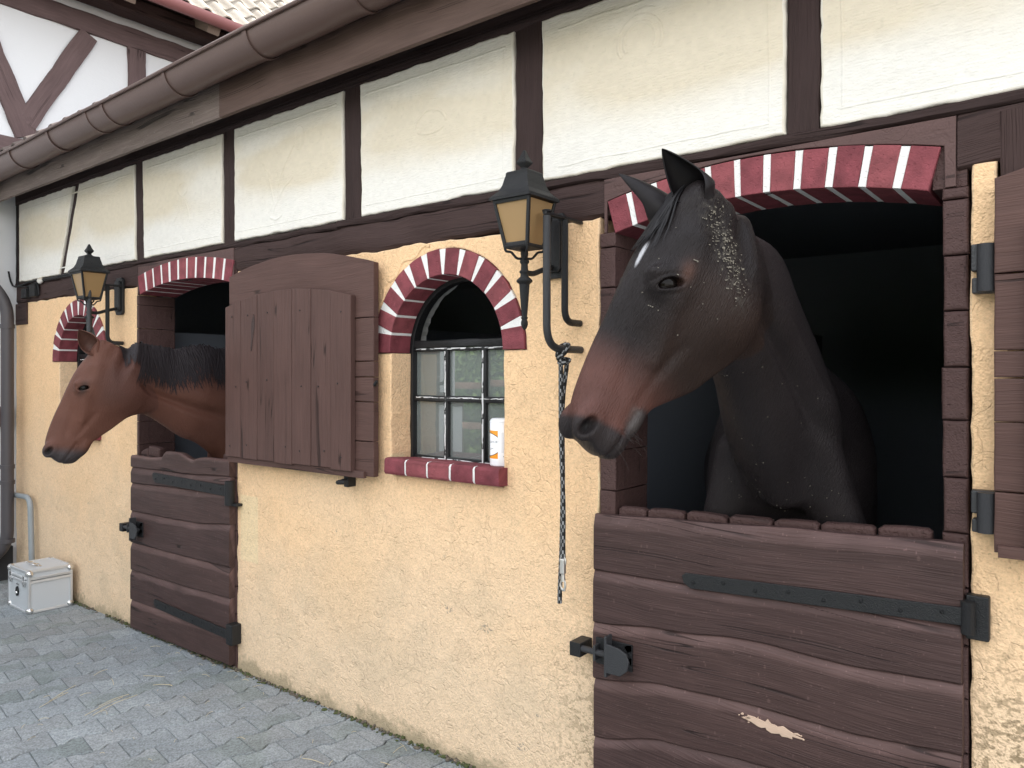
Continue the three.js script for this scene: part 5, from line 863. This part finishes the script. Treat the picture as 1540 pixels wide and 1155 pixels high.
function horseField(o) {
  const P = o.poll, s = o.scale, A = V3(...o.axis).normalize(), D = V3(...o.face); D.addScaledVector(A, -D.dot(A)).normalize(); const S = new THREE.Vector3().crossVectors(A, D);
  const local = (x, y, z) => { const dx = (x - P[0]) / s, dy = (y - P[1]) / s, dz = (z - P[2]) / s; return [dx * A.x + dy * A.y + dz * A.z, dx * D.x + dy * D.y + dz * D.z, dx * S.x + dy * S.y + dz * S.z]; };
  const world = (x, y, z) => V3(P[0] + s * (x * A.x + y * D.x + z * S.x), P[1] + s * (x * A.y + y * D.y + z * S.y), P[2] + s * (x * A.z + y * D.z + z * S.z));
  // the neck: elliptical sections along a curve
  const cs = new THREE.CatmullRomCurve3(o.neck.map((n) => (n.head ? world(...n.head) : V3(...n.c)))), N = 28, sec = [];
  const att = (k, t) => { const f = t * (o.neck.length - 1), i = Math.min(o.neck.length - 2, Math.floor(f)), q = f - i, u = q * q * (3 - 2 * q); return mix(o.neck[i][k], o.neck[i + 1][k], u); };
  for (let i = 0; i <= N; i++) {
    const t = i / N, c = cs.getPoint(t), T = cs.getTangent(t), up = V3(mix(o.up0[0], o.up1[0], t), mix(o.up0[1], o.up1[1], t), mix(o.up0[2], o.up1[2], t)); up.addScaledVector(T, -up.dot(T)).normalize();
    const sd = new THREE.Vector3().crossVectors(T, up); sec.push([c.x, c.y, c.z, up.x, up.y, up.z, sd.x, sd.y, sd.z, att('a', t), att('b', t), T.x, T.y, T.z]);
  }
  const neckAt = [0, 0, 0];
  const neckF = (x, y, z) => {
    let bi = 0, bt = 0, bd = 1e9;
    for (let i = 0; i < N; i++) { const p = sec[i], q = sec[i + 1], dx = q[0] - p[0], dy = q[1] - p[1], dz = q[2] - p[2]; const t = clamp(((x - p[0]) * dx + (y - p[1]) * dy + (z - p[2]) * dz) / (dx * dx + dy * dy + dz * dz)); const ex = x - p[0] - t * dx, ey = y - p[1] - t * dy, ez = z - p[2] - t * dz, d = ex * ex + ey * ey + ez * ez; if (d < bd) { bd = d; bi = i; bt = t; } }
    const p = sec[bi], q = sec[bi + 1], m = (k) => p[k] + (q[k] - p[k]) * bt, dx = x - m(0), dy = y - m(1), dz = z - m(2);
    const u = dx * m(3) + dy * m(4) + dz * m(5), v = dx * m(6) + dy * m(7) + dz * m(8), w = dx * m(11) + dy * m(12) + dz * m(13), a = m(9), r = u / a;
    const b = m(10) * (r > 0 ? 1 - 0.42 * Math.min(1, r) : 1 - 0.2 * Math.min(1, -r) * 0.6);
    let f = (Math.sqrt(r * r + (v / b) * (v / b)) - 1) * Math.min(a, b);
    const over = bi === 0 && bt === 0 ? Math.max(0, -w) : bi === N - 1 && bt === 1 ? Math.max(0, w) : 0; if (over > 0) f = Math.max(f, 0) + over;
    const t = (bi + bt) / N; neckAt[0] = t; neckAt[1] = r; neckAt[2] = v / b;
    const g = r + 0.42 - 0.1 * t; f += o.groove * Math.exp(-(g * g) / 0.012) * sstep(0.05, 0.2, t) * sstep(0.98, 0.7, t);
    return f;
  };
  const prims = o.prims;
  for (const p of prims) p.f = p.c ? (([a, b, c], [d, e, g]) => (x, y, z) => ell(x, y, z, a, b, c, d, e, g))(p.c, p.r) : (([a, b, c], [d, e, g], h, i) => (x, y, z) => cap(x, y, z, a, b, c, d, e, g, h, i))(p.a, p.b, p.ra, p.rb);
  let useHead = true, useNeck = true, live = prims;
  const P0 = P[0], P1 = P[1], P2 = P[2], A0 = A.x / s, A1 = A.y / s, A2 = A.z / s, D0 = D.x / s, D1 = D.y / s, D2 = D.z / s, S0 = S.x / s, S1 = S.y / s, S2 = S.z / s;
  const headW = (x, y, z) => { const dx = x - P0, dy = y - P1, dz = z - P2; return headField(dx * A0 + dy * A1 + dz * A2, dx * D0 + dy * D1 + dz * D2, dx * S0 + dy * S1 + dz * S2) * s; };
  const F = (x, y, z) => {
    let f = 9; if (useHead) f = headW(x, y, z);
    if (useNeck) f = smin(f, neckF(x, y, z), o.blend);
    for (let i = 0; i < live.length; i++) f = smin(f, live[i].f(x, y, z), live[i].k);
    return f;
  };
  F.prune = (x, y, z, reach) => {     // leaves out whatever cannot touch a block of this size
    const h = headW(x, y, z), n = neckF(x, y, z), v = prims.map((p) => p.f(x, y, z)); let lim = Math.min(h, n, ...v) + 3.2 * reach;
    useHead = h < lim + o.blend; useNeck = n < lim + o.blend; live = prims.filter((p, i) => v[i] < lim + p.k);
  };
  F.all = () => { useHead = useNeck = true; live = prims; };
  return { F, local, world, neckF, neckAt, sec, A, D, S };
}
const grad = (F, p) => { const e = 0.003; return V3(F(p.x + e, p.y, p.z) - F(p.x - e, p.y, p.z), F(p.x, p.y + e, p.z) - F(p.x, p.y - e, p.z), F(p.x, p.y, p.z + e) - F(p.x, p.y, p.z - e)).normalize(); };
function settleOn(F, p, off) { for (let k = 0; k < 5; k++) { const d = F(p.x, p.y, p.z) - off; p.addScaledVector(grad(F, p), -d); } return p; }
function shootOn(F, p, dir, max = 0.6) { const q = p.clone(); let d = 0; for (let k = 0; k < 200; k++) { const f = F(q.x, q.y, q.z); if (f < 0.0008) return q; const st = Math.max(0.0008, f * 0.7); q.addScaledVector(dir, st); d += st; if (d > max) return null; } return q; }
// a leaf-shaped ear, cupped towards front
function earGeo(base, axis, front, len, wid, bend, wide) {
  const Z = axis.clone().normalize(), Fv = front.clone().addScaledVector(Z, -front.dot(Z)).normalize(), X = new THREE.Vector3().crossVectors(Z, Fv), m = { pos: [], idx: [], uv: [], inner: [] }, n = 18, k = 18;
  const add = (inner) => { const b0 = m.pos.length / 3; for (let i = 0; i <= n; i++) { const t = i / n, w = wide ? wid * Math.pow(1 - t, 0.85) * (0.62 + 0.42 * sstep(0, 0.2, t) + 0.5 * t * (1 - 0.3 * t)) + 0.001 : wid * Math.pow(Math.sin(Math.PI * (0.2 + 0.8 * t) ** 1.12), 0.85) * (t > 0.97 ? 0.7 : 1) + 0.0015, spread = mix(2.75, 1.75, sstep(0.0, 0.5, t)); for (let j = 0; j <= k; j++) { const a = mix(-spread, spread, j / k), r = w - (inner ? 0.0035 : 0) * Math.min(1, w / 0.012), e = Math.cos(a); const q = base.clone().addScaledVector(Z, t * len).addScaledVector(Fv, -e * r * 0.85 + bend * t * t * len - (inner ? -0.001 : 0)).addScaledVector(X, Math.sin(a) * r); m.pos.push(q.x, q.y, q.z); m.inner.push(inner ? 1 : 0); } } return b0; };
  const o0 = add(false), i0 = add(true), W = k + 1;
  for (let i = 0; i < n; i++) for (let j = 0; j < k; j++) { const a = i * W + j; m.idx.push(o0 + a, o0 + a + W, o0 + a + W + 1, o0 + a, o0 + a + W + 1, o0 + a + 1); m.idx.push(i0 + a, i0 + a + 1, i0 + a + W + 1, i0 + a, i0 + a + W + 1, i0 + a + W); }
  for (let i = 0; i < n; i++) for (const j of [0, k]) { const a = i * W + j; if (j) m.idx.push(o0 + a, o0 + a + W, i0 + a + W, o0 + a, i0 + a + W, i0 + a); else m.idx.push(o0 + a, i0 + a + W, o0 + a + W, o0 + a, i0 + a, i0 + a + W); }
  return m;
}
function buildHorse(o) {
  CHIN = o.chin; const Q = horseField(o), { F, local, world } = Q, g = thing('horse', o.label, 'horse', [0, 0, 0]);
  const pieces = [];
  pieces.push(relax(surfaceNets(F, o.fine[0], o.fine[1], o.cell), 4));
  for (const c of o.coarse) pieces.push(relax(surfaceNets(F, c[0], c[1], 0.014), 2));
  const geos = pieces.map((m) => {
    const b = new THREE.BufferGeometry(), n = m.pos.length / 3, colr = new Float32Array(n * 3), uv = new Float32Array(n * 2);
    for (let i = 0; i < n; i++) {
      const x = m.pos[i * 3], y = m.pos[i * 3 + 1], z = m.pos[i * 3 + 2], L = local(x, y, z); Q.neckF(x, y, z);
      const c = o.coat(L, [x, y, z], Q.neckAt, headField(L[0], L[1], L[2])); colr.set(c, i * 3); uv[i * 2] = L[0]; uv[i * 2 + 1] = L[1] + L[2] * 0.6;
    }
    b.setAttribute('position', new THREE.Float32BufferAttribute(m.pos, 3)); b.setAttribute('color', new THREE.BufferAttribute(colr, 3)); b.setAttribute('uv', new THREE.BufferAttribute(uv, 2)); b.setIndex(m.idx); b.computeVertexNormals(); return b;
  });
  for (const e of o.ears) {
    const m = earGeo(world(...e.at), V3(...e.axis), Q.D.clone().multiplyScalar(e.front[0]).addScaledVector(Q.S, e.front[1]).addScaledVector(Q.A, e.front[2]), e.len, e.wid, e.bend ?? 0.1, e.wide), b = new THREE.BufferGeometry(), n = m.pos.length / 3, colr = new Float32Array(n * 3);
    for (let i = 0; i < n; i++) { const c = m.inner[i] ? o.earIn : o.earOut, q = 0.85 + 0.3 * vn(i * 0.37, 4, 3); colr.set([c[0] * q, c[1] * q, c[2] * q], i * 3); }
    b.setAttribute('position', new THREE.Float32BufferAttribute(m.pos, 3)); b.setAttribute('color', new THREE.BufferAttribute(colr, 3)); b.setAttribute('uv', new THREE.BufferAttribute(new Float32Array(n * 2), 2)); b.setIndex(m.idx); b.computeVertexNormals(); geos.push(b);
  }
  part(g, 'body', mergeGeometries(geos), mat({ vertexColors: true, roughness: o.rough, bumpMap: hairBump, bumpScale: 0.002, specularIntensity: 0.35, sheen: 0.15, sheenRoughness: 0.5, sheenColor: new THREE.Color(o.sheen) }));
  for (const sd of [-1, 1]) { const e = new THREE.SphereGeometry(0.0255 * o.scale, 24, 16), p = world(0.228, -0.0145, sd * 0.0668); e.translate(p.x, p.y, p.z); part(g, 'eye', e, mat({ color: col(0.006, 0.0045, 0.004), roughness: 0.05, ior: 1.35, specularIntensity: 0.5 })); }
  part(g, 'whiskers', merged([...Array(34)].map(() => { const x = mix(0.53, 0.61, o.rnd()), y = mix(-0.12, -0.05, o.rnd()), sd = o.rnd() < 0.5 ? -1 : 1, p = settleOn(F, world(x, y, sd * 0.045), -0.001), n = grad(F, p), L = 0.02 + 0.03 * o.rnd(), e = p.clone().addScaledVector(n, L).add(V3(0, -0.3 * L, 0)), m = p.clone().addScaledVector(n, L * 0.5); return tube([p.toArray(), m.toArray(), e.toArray()], 0.0003, 4, 3); })), mat({ color: col(0.03, 0.025, 0.022), roughness: 0.6 })).userData.kind = 'stuff';
  // hair laid over the surface in tapering locks
  const q = rng(o.seed);
  const lockMesh = (list, name, c) => {
    const m = new Mesher();
    for (const l of list) {
      const n = 7, ids = []; const p = l.from.clone(); let dir = l.dir.clone(); const w = l.w;
      for (let k = 0; k <= n; k++) {
        const t = k / n; settleOn(F, p, 0.002 + l.lift * Math.sin(Math.PI * Math.min(1, 0.25 + t)) + 0.003 * t); const nn = grad(F, p);
        dir.addScaledVector(nn, -dir.dot(nn)).normalize(); const sd = new THREE.Vector3().crossVectors(dir, nn).multiplyScalar(w * (1 - 0.85 * t * t));
        const curl = nn.clone().multiplyScalar(w * 0.55 * (1 - t));
        ids.push([[p.x - sd.x, p.y - sd.y, p.z - sd.z], [p.x + curl.x, p.y + curl.y, p.z + curl.z], [p.x + sd.x, p.y + sd.y, p.z + sd.z]].map((v, i) => m.v(v, [i * 0.01, t * l.len])));
        p.addScaledVector(dir, l.len / n); dir.lerp(l.pull, 0.22).add(V3((q() - 0.5) * l.mess, (q() - 0.5) * l.mess * 0.5, (q() - 0.5) * l.mess)).normalize();
      }
      for (let k = 0; k < n; k++) for (const e of [0, 1]) m.quad(ids[k][e], ids[k][e + 1], ids[k + 1][e + 1], ids[k + 1][e]);
    }
    part(g, name, m.geo(), mat({ color: col(...c), roughness: 0.5, specularIntensity: 0.35, side: THREE.DoubleSide }));
  };
  if (o.mane) {
    const list = []; const mn = o.mane;
    for (let k = 0; k < mn.count; k++) {
      const tt = mix(mn.t0 - 0.075, mn.t1, (k + q()) / mn.count), t = Math.max(0, tt), f = t * 28, i = Math.min(27, Math.floor(f)), a = Q.sec[i], b = Q.sec[i + 1], r = f - i, m = (z) => mix(a[z], b[z], r), side = ((q() - 0.35) * 0.02 + (mn.in ?? 0)) * mn.side;
      const sx = mn.side;   // which flank the hair falls on
      const p = V3(m(0) + m(3) * m(9) + m(6) * side, m(1) + m(4) * m(9) + m(7) * side, m(2) + m(5) * m(9) + m(8) * side), out = V3(m(6), m(7), m(8)).multiplyScalar(sx), bk = V3(m(11), m(12), m(13));
      if (tt < 0) p.lerp(world(0.005, 0.012, 0), -tt / 0.12);
      const clump = Math.sin(Math.floor(tt * 60) * 7.3) * 0.45;
      list.push({ from: p, dir: out.clone().addScaledVector(bk, (q() - 0.5) * 0.5), pull: V3(0, -1, 0).addScaledVector(bk, 0.1 + clump + (q() - 0.5) * 0.2).normalize(), len: mn.len * (0.65 + 0.55 * q()) * (tt < 0.02 ? 0.55 : 1), w: 0.0026 + 0.0036 * q(), lift: (0.001 + 0.008 * q()) * (tt < 0.04 ? 0.3 : 1), mess: 0.11 });
    }
    lockMesh(list, 'mane', mn.colour);
  }
  if (o.forelock) {
    const list = []; for (let k = 0; k < o.forelock.count; k++) { const p = world(-0.01 + 0.03 * q(), 0.02, (q() - 0.5) * 0.07); list.push({ from: p, dir: Q.A.clone().addScaledVector(Q.S, (q() - 0.5) * 0.5), pull: Q.A.clone().addScaledVector(Q.S, (q() - 0.5) * 0.4).normalize(), len: o.forelock.len * (0.5 + 0.6 * q()), w: 0.002 + 0.002 * q(), lift: 0.001 + 0.004 * q(), mess: 0.2 }); }
    lockMesh(list, 'forelock', o.forelock.colour);
  }
  return Q;
}
const bodyPrims = (bx0, w, dz, dy, lean = 0) => {
  let bx = bx0; const y = (v) => v + dy, z = (v) => v + dz, L = [];
  L.push({ c: [bx, y(1.1), z(-0.36)], r: [0.22 * w, 0.32, 0.24], k: 0.12 }, { c: [bx - lean * 0.55, y(1.16), z(-1.1)], r: [0.28, 0.36, 0.72], k: 0.15 }, { c: [bx - lean * 0.25, y(1.42), z(-0.75)], r: [0.12, 0.17, 0.4], k: 0.15 }, { c: [bx - lean, y(1.22), z(-1.75)], r: [0.26, 0.34, 0.4], k: 0.15 });
  for (const s of [-1, 1]) {
    L.push({ c: [bx + s * 0.155 * w, y(1.14), z(-0.4)], r: [0.1, 0.36, 0.2], k: 0.07 }, { c: [bx + s * 0.1, y(1.0), z(-0.18)], r: [0.11, 0.17, 0.09], k: 0.05 });
    const x = bx + s * 0.15;
    L.push({ a: [x, y(0.95), z(-0.4)], b: [x, 0.5, z(-0.38)], ra: 0.1, rb: 0.05, k: 0.06 }, { a: [x, 0.5, z(-0.38)], b: [x, 0.12, z(-0.39)], ra: 0.045, rb: 0.032, k: 0.02 }, { a: [x, 0.1, z(-0.38)], b: [x, 0.03, z(-0.34)], ra: 0.036, rb: 0.055, k: 0.02 });
    const xh = x - lean; L.push({ a: [xh, y(1.1), z(-1.75)], b: [xh, 0.72, z(-1.66)], ra: 0.2, rb: 0.11, k: 0.08 }, { a: [xh, 0.72, z(-1.66)], b: [xh, 0.52, z(-1.95)], ra: 0.09, rb: 0.05, k: 0.05 }, { a: [xh, 0.52, z(-1.95)], b: [xh, 0.12, z(-1.88)], ra: 0.045, rb: 0.034, k: 0.02 }, { a: [xh, 0.1, z(-1.88)], b: [xh, 0.03, z(-1.84)], ra: 0.036, rb: 0.055, k: 0.02 });
  }
  L.push({ a: [bx - lean, y(1.45), z(-2.1)], b: [bx - lean, 0.75, z(-2.22)], ra: 0.045, rb: 0.03, k: 0.03 });
  return L;
};
const mix3 = (a, b, t) => [mix(a[0], b[0], t), mix(a[1], b[1], t), mix(a[2], b[2], t)];
const darkHorse = buildHorse({
  label: 'dark brown, nearly black horse with a small white star looking out of the near door', seed: 3, rnd: rng(55), chin: 0.03, scale: 1.065, poll: [-0.818, 2.034, 0.625], axis: [-0.163, -0.60, 0.244], face: [-0.53, 0.41, 0.733],
  neck: [{ head: [0.085, -0.14, 0], a: 0.118, b: 0.088 }, { c: [-0.785, 1.75, 0.26], a: 0.205, b: 0.125 }, { c: [-0.82, 1.5, -0.08], a: 0.26, b: 0.165 }, { c: [-0.87, 1.3, -0.45], a: 0.33, b: 0.2 }],
  up0: [0.25, 0.8, -0.6], up1: [0, 0.85, -0.52], groove: 0.016, blend: 0.045,
  prims: bodyPrims(-0.905, 1.1, -0.06, 0.04, 0.42).concat([
    { a: [-0.80, 1.62, 0.28], b: [-0.80, 1.24, -0.035], ra: 0.07, rb: 0.052, k: 0.035 }, { a: [-0.715, 1.5, -0.02], b: [-0.66, 1.1, -0.16], ra: 0.05, rb: 0.08, k: 0.09 }, { a: [-0.98, 1.35, -0.1], b: [-1.03, 1.08, -0.13], ra: 0.06, rb: 0.08, k: 0.06 }]),
  fine: [[-1.3, 1.0, -0.42], [-0.5, 2.25, 1.0]], cell: 0.0038, coarse: [[[-1.72, -0.02, -2.5], [-0.4, 2.1, -0.412]], [[-1.4, -0.02, -0.43], [-0.4, 1.008, 0.3]]],
  coat: (L, p, nk, hd) => {
    const [x, y, z] = L, n = 0.75 + 0.5 * fbm(x * 9 + 3, (y + z) * 9, 5, 3), az = Math.abs(z);
    let c = [0.0125 * n, 0.0095 * n, 0.0098 * n];
    if (hd < 0.03) {
      c = mix3(c, [0.026 * n, 0.0165 * n, 0.014 * n], sstep(0.0, -0.1, y) * sstep(0.1, 0.2, x) * 0.9);
      const m = sstep(0.36, 0.50, x + 0.15 * (y + 0.05) + 0.05 * (n - 1)) * (0.85 + 0.3 * (n - 1)); c = mix3(c, [0.092 * n, 0.04 * n, 0.032 * n], m);
      c = mix3(c, [0.075, 0.036, 0.026], Math.exp(-(((x - 0.19) / 0.026) ** 2 + ((y + 0.035) / 0.016) ** 2)) * 0.8);
      const nose = Math.max(sstep(0.548, 0.568, x - 0.25 * Math.max(0, y) ), sstep(-0.072, -0.088, y - 0.2 * (x - 0.55)) * sstep(0.475, 0.5, x)); c = mix3(c, [0.02, 0.0175, 0.0185], nose * 0.95);
      c = mix3(c, [0.1, 0.088, 0.085], sstep(0.03, 0, Math.abs(y + 0.088)) * sstep(0.485, 0.5, x) * sstep(0.56, 0.53, x) * 0.7);
      const bt = clamp(((x - 0.02) * 0.15 + (y + 0.035) * -0.14) / 0.0421), bd = Math.hypot(x - mix(0.02, 0.17, bt), y - mix(-0.035, -0.175, bt)) / 0.034; if (z < 0) c = mix3(c, [0.06, 0.053, 0.046], Math.exp(-bd * bd) * sstep(0.42, 0.75, fbm(x * 110, y * 110, 61, 3)) * 0.75);
      c = mix3(c, [0.006, 0.005, 0.005], Math.exp(-(((x - 0.58) / 0.018) ** 2 + ((y - 0.013) / 0.011) ** 2))); c = mix3(c, [0.008, 0.006, 0.006], Math.exp(-(((x - 0.228) / 0.03) ** 2 + ((y + 0.014) / 0.014) ** 2)) * 0.9);
      const st = Math.hypot((x - 0.178 + 0.3 * (z + 0.02)) / 0.033, (z + 0.026) / (0.0065 + 0.1 * Math.max(0, 0.185 - x))) ; if (y > 0.02) c = mix3(c, [0.42, 0.42, 0.44], sstep(1.2, 0.6, st + (n - 1) * 0.5));
    } else { c = mix3(c, [0.0185 * n, 0.0152 * n, 0.016 * n], 0.9); }
    return c;
  },
  ears: [{ at: [0.015, -0.026, -0.05], axis: [-0.47, 0.81, 0.33], front: [0.75, -0.7, 0.3], len: 0.165, wid: 0.055, bend: 0.06, wide: true }, { at: [0.04, -0.006, 0.05], axis: [-0.56, 0.71, 0.425], front: [0.8, 0.7, 0.3], len: 0.172, wid: 0.052, bend: 0.06, wide: true }],
  earIn: [0.006, 0.005, 0.0055], earOut: [0.012, 0.010, 0.011], rough: 0.48, sheen: 0x14171c,
  mane: { t0: 0.12, t1: 0.95, count: 320, side: -1, in: 0.045, len: 0.12, colour: [0.012, 0.011, 0.012] }, forelock: { count: 170, len: 0.17, colour: [0.012, 0.011, 0.012] },
});
const bayHorse = buildHorse({
  label: 'reddish brown bay horse with dark mane stretching its neck from the farther door', seed: 4, rnd: rng(56), chin: 0, scale: 0.99, poll: [-4.138, 1.752, 0.55], axis: [-0.14, -0.915, 0.33], face: [-0.351, 0.38, 0.83],
  neck: [{ head: [0.05, -0.145, 0], a: 0.13, b: 0.085 }, { c: [-4.125, 1.565, 0.27], a: 0.18, b: 0.1 }, { c: [-4.13, 1.49, 0.0], a: 0.262, b: 0.13 }, { c: [-4.15, 1.4, -0.32], a: 0.36, b: 0.18 }],
  up0: [0, 0.9, -0.43], up1: [0, 1, -0.2], groove: 0.02, blend: 0.045,
  prims: bodyPrims(-4.16, 1.0, -0.06, 0.08),
  fine: [[-4.6, 1.0, -0.4], [-3.8, 2.0, 1.0]], cell: 0.0048, coarse: [[[-4.7, -0.02, -2.5], [-3.7, 2.1, -0.39]], [[-4.7, -0.02, -0.41], [-3.7, 1.008, 0.3]]],
  coat: (L, p, nk, hd) => {
    const [x, y, z] = L, n = 0.8 + 0.4 * fbm(x * 9 + 3, (y + z) * 9, 6, 3);
    let c = [0.112 * n, 0.049 * n, 0.035 * n];
    if (hd < 0.03) {
      c = mix3(c, [0.088 * n, 0.04 * n, 0.031 * n], sstep(-0.04, -0.14, y) * sstep(0.32, 0.2, x));
      const nose = sstep(0.525, 0.585, x - 0.22 * (y + 0.02) + 0.02 * (n - 1)); c = mix3(c, [0.036, 0.036, 0.04], nose * 0.9); c = mix3(c, [0.008, 0.007, 0.007], Math.exp(-(((x - 0.58) / 0.016) ** 2 + ((y - 0.013) / 0.01) ** 2)));
      c = mix3(c, [0.03, 0.022, 0.02], Math.exp(-(((x - 0.228) / 0.034) ** 2 + ((y + 0.014) / 0.018) ** 2)) * 0.95);
    } else { c = mix3(c, [0.085 * n, 0.04 * n, 0.031 * n], sstep(-0.2, 0.5, nk[1])); }
    return c;
  },
  ears: [{ at: [0.042, -0.008, -0.052], axis: [-0.3, 0.85, 0.46], front: [0.35, -0.9, 0.1], len: 0.148, wid: 0.046, bend: 0.1 }, { at: [0.042, -0.008, 0.052], axis: [-0.36, 0.85, 0.3], front: [0.35, 0.9, 0.1], len: 0.13, wid: 0.04, bend: 0.1 }],
  earIn: [0.075, 0.035, 0.026], earOut: [0.125, 0.055, 0.04], rough: 0.45, sheen: 0x3a1c14,
  mane: { t0: 0.0, t1: 1.0, count: 800, side: 1, len: 0.235, colour: [0.024, 0.02, 0.022] },
});
// wood shavings clinging to the dark horse's jowl and neck
{
  const q = rng(8), list = [], { F, world, S } = darkHorse, flake = (p, sc) => { const n = grad(F, p), g = new THREE.BoxGeometry(0.0022 + 0.007 * q() * q() * sc, 0.0016 + 0.004 * q() * q() * sc, 0.0008); g.applyQuaternion(new THREE.Quaternion().setFromUnitVectors(V3(0, 0, 1), n.clone().add(V3(q() - 0.5, q() - 0.5, q() - 0.5).multiplyScalar(0.7)).normalize())); g.translate(p.x + n.x * 0.002, p.y + n.y * 0.002, p.z + n.z * 0.002); list.push(g); };
  const shoot = (x, y, sc) => { const p = shootOn(F, world(x, y, -0.3), S); if (p) flake(p, sc); };
  const gs = () => (q() + q() + q() - 1.5) * 1.3;
  for (let k = 0; k < 230; k++) { const t = clamp(0.5 + gs() * 0.42); shoot(mix(0.02, 0.17, t) + gs() * 0.03, mix(-0.035, -0.175, t) + gs() * 0.024, 0.2 + 2.2 * q() ** 5); }
  for (let k = 0; k < 14; k++) shoot(0.2 + 0.25 * (q() - 0.5), -0.06 + 0.2 * (q() - 0.5), 0.4);
  for (let k = 0; k < 3; k++) { shoot(0.16, -0.045 + 0.004 * k, 1); shoot(0.285, 0.0 - 0.004 * k, 1); }
  for (let k = 0; k < 110; k++) { const p = shootOn(F, V3(-0.85 + (q() - 0.5) * 0.6, 1.12 + q() * 0.6, 0.4), V3(0.1, 0, -1), 1); if (p) flake(p, 0.25); }
  const o = new THREE.Mesh(merged(list), mat({ color: col(0.19, 0.172, 0.142), roughness: 0.95, specularIntensity: 0.3 })); o.name = 'wood_shavings'; o.castShadow = true; scene.add(o); tag(o, 'pale wood shavings clinging to the jowl and neck of the dark horse', 'wood shavings', null, 'stuff');
}

renderer.render(scene, camera);
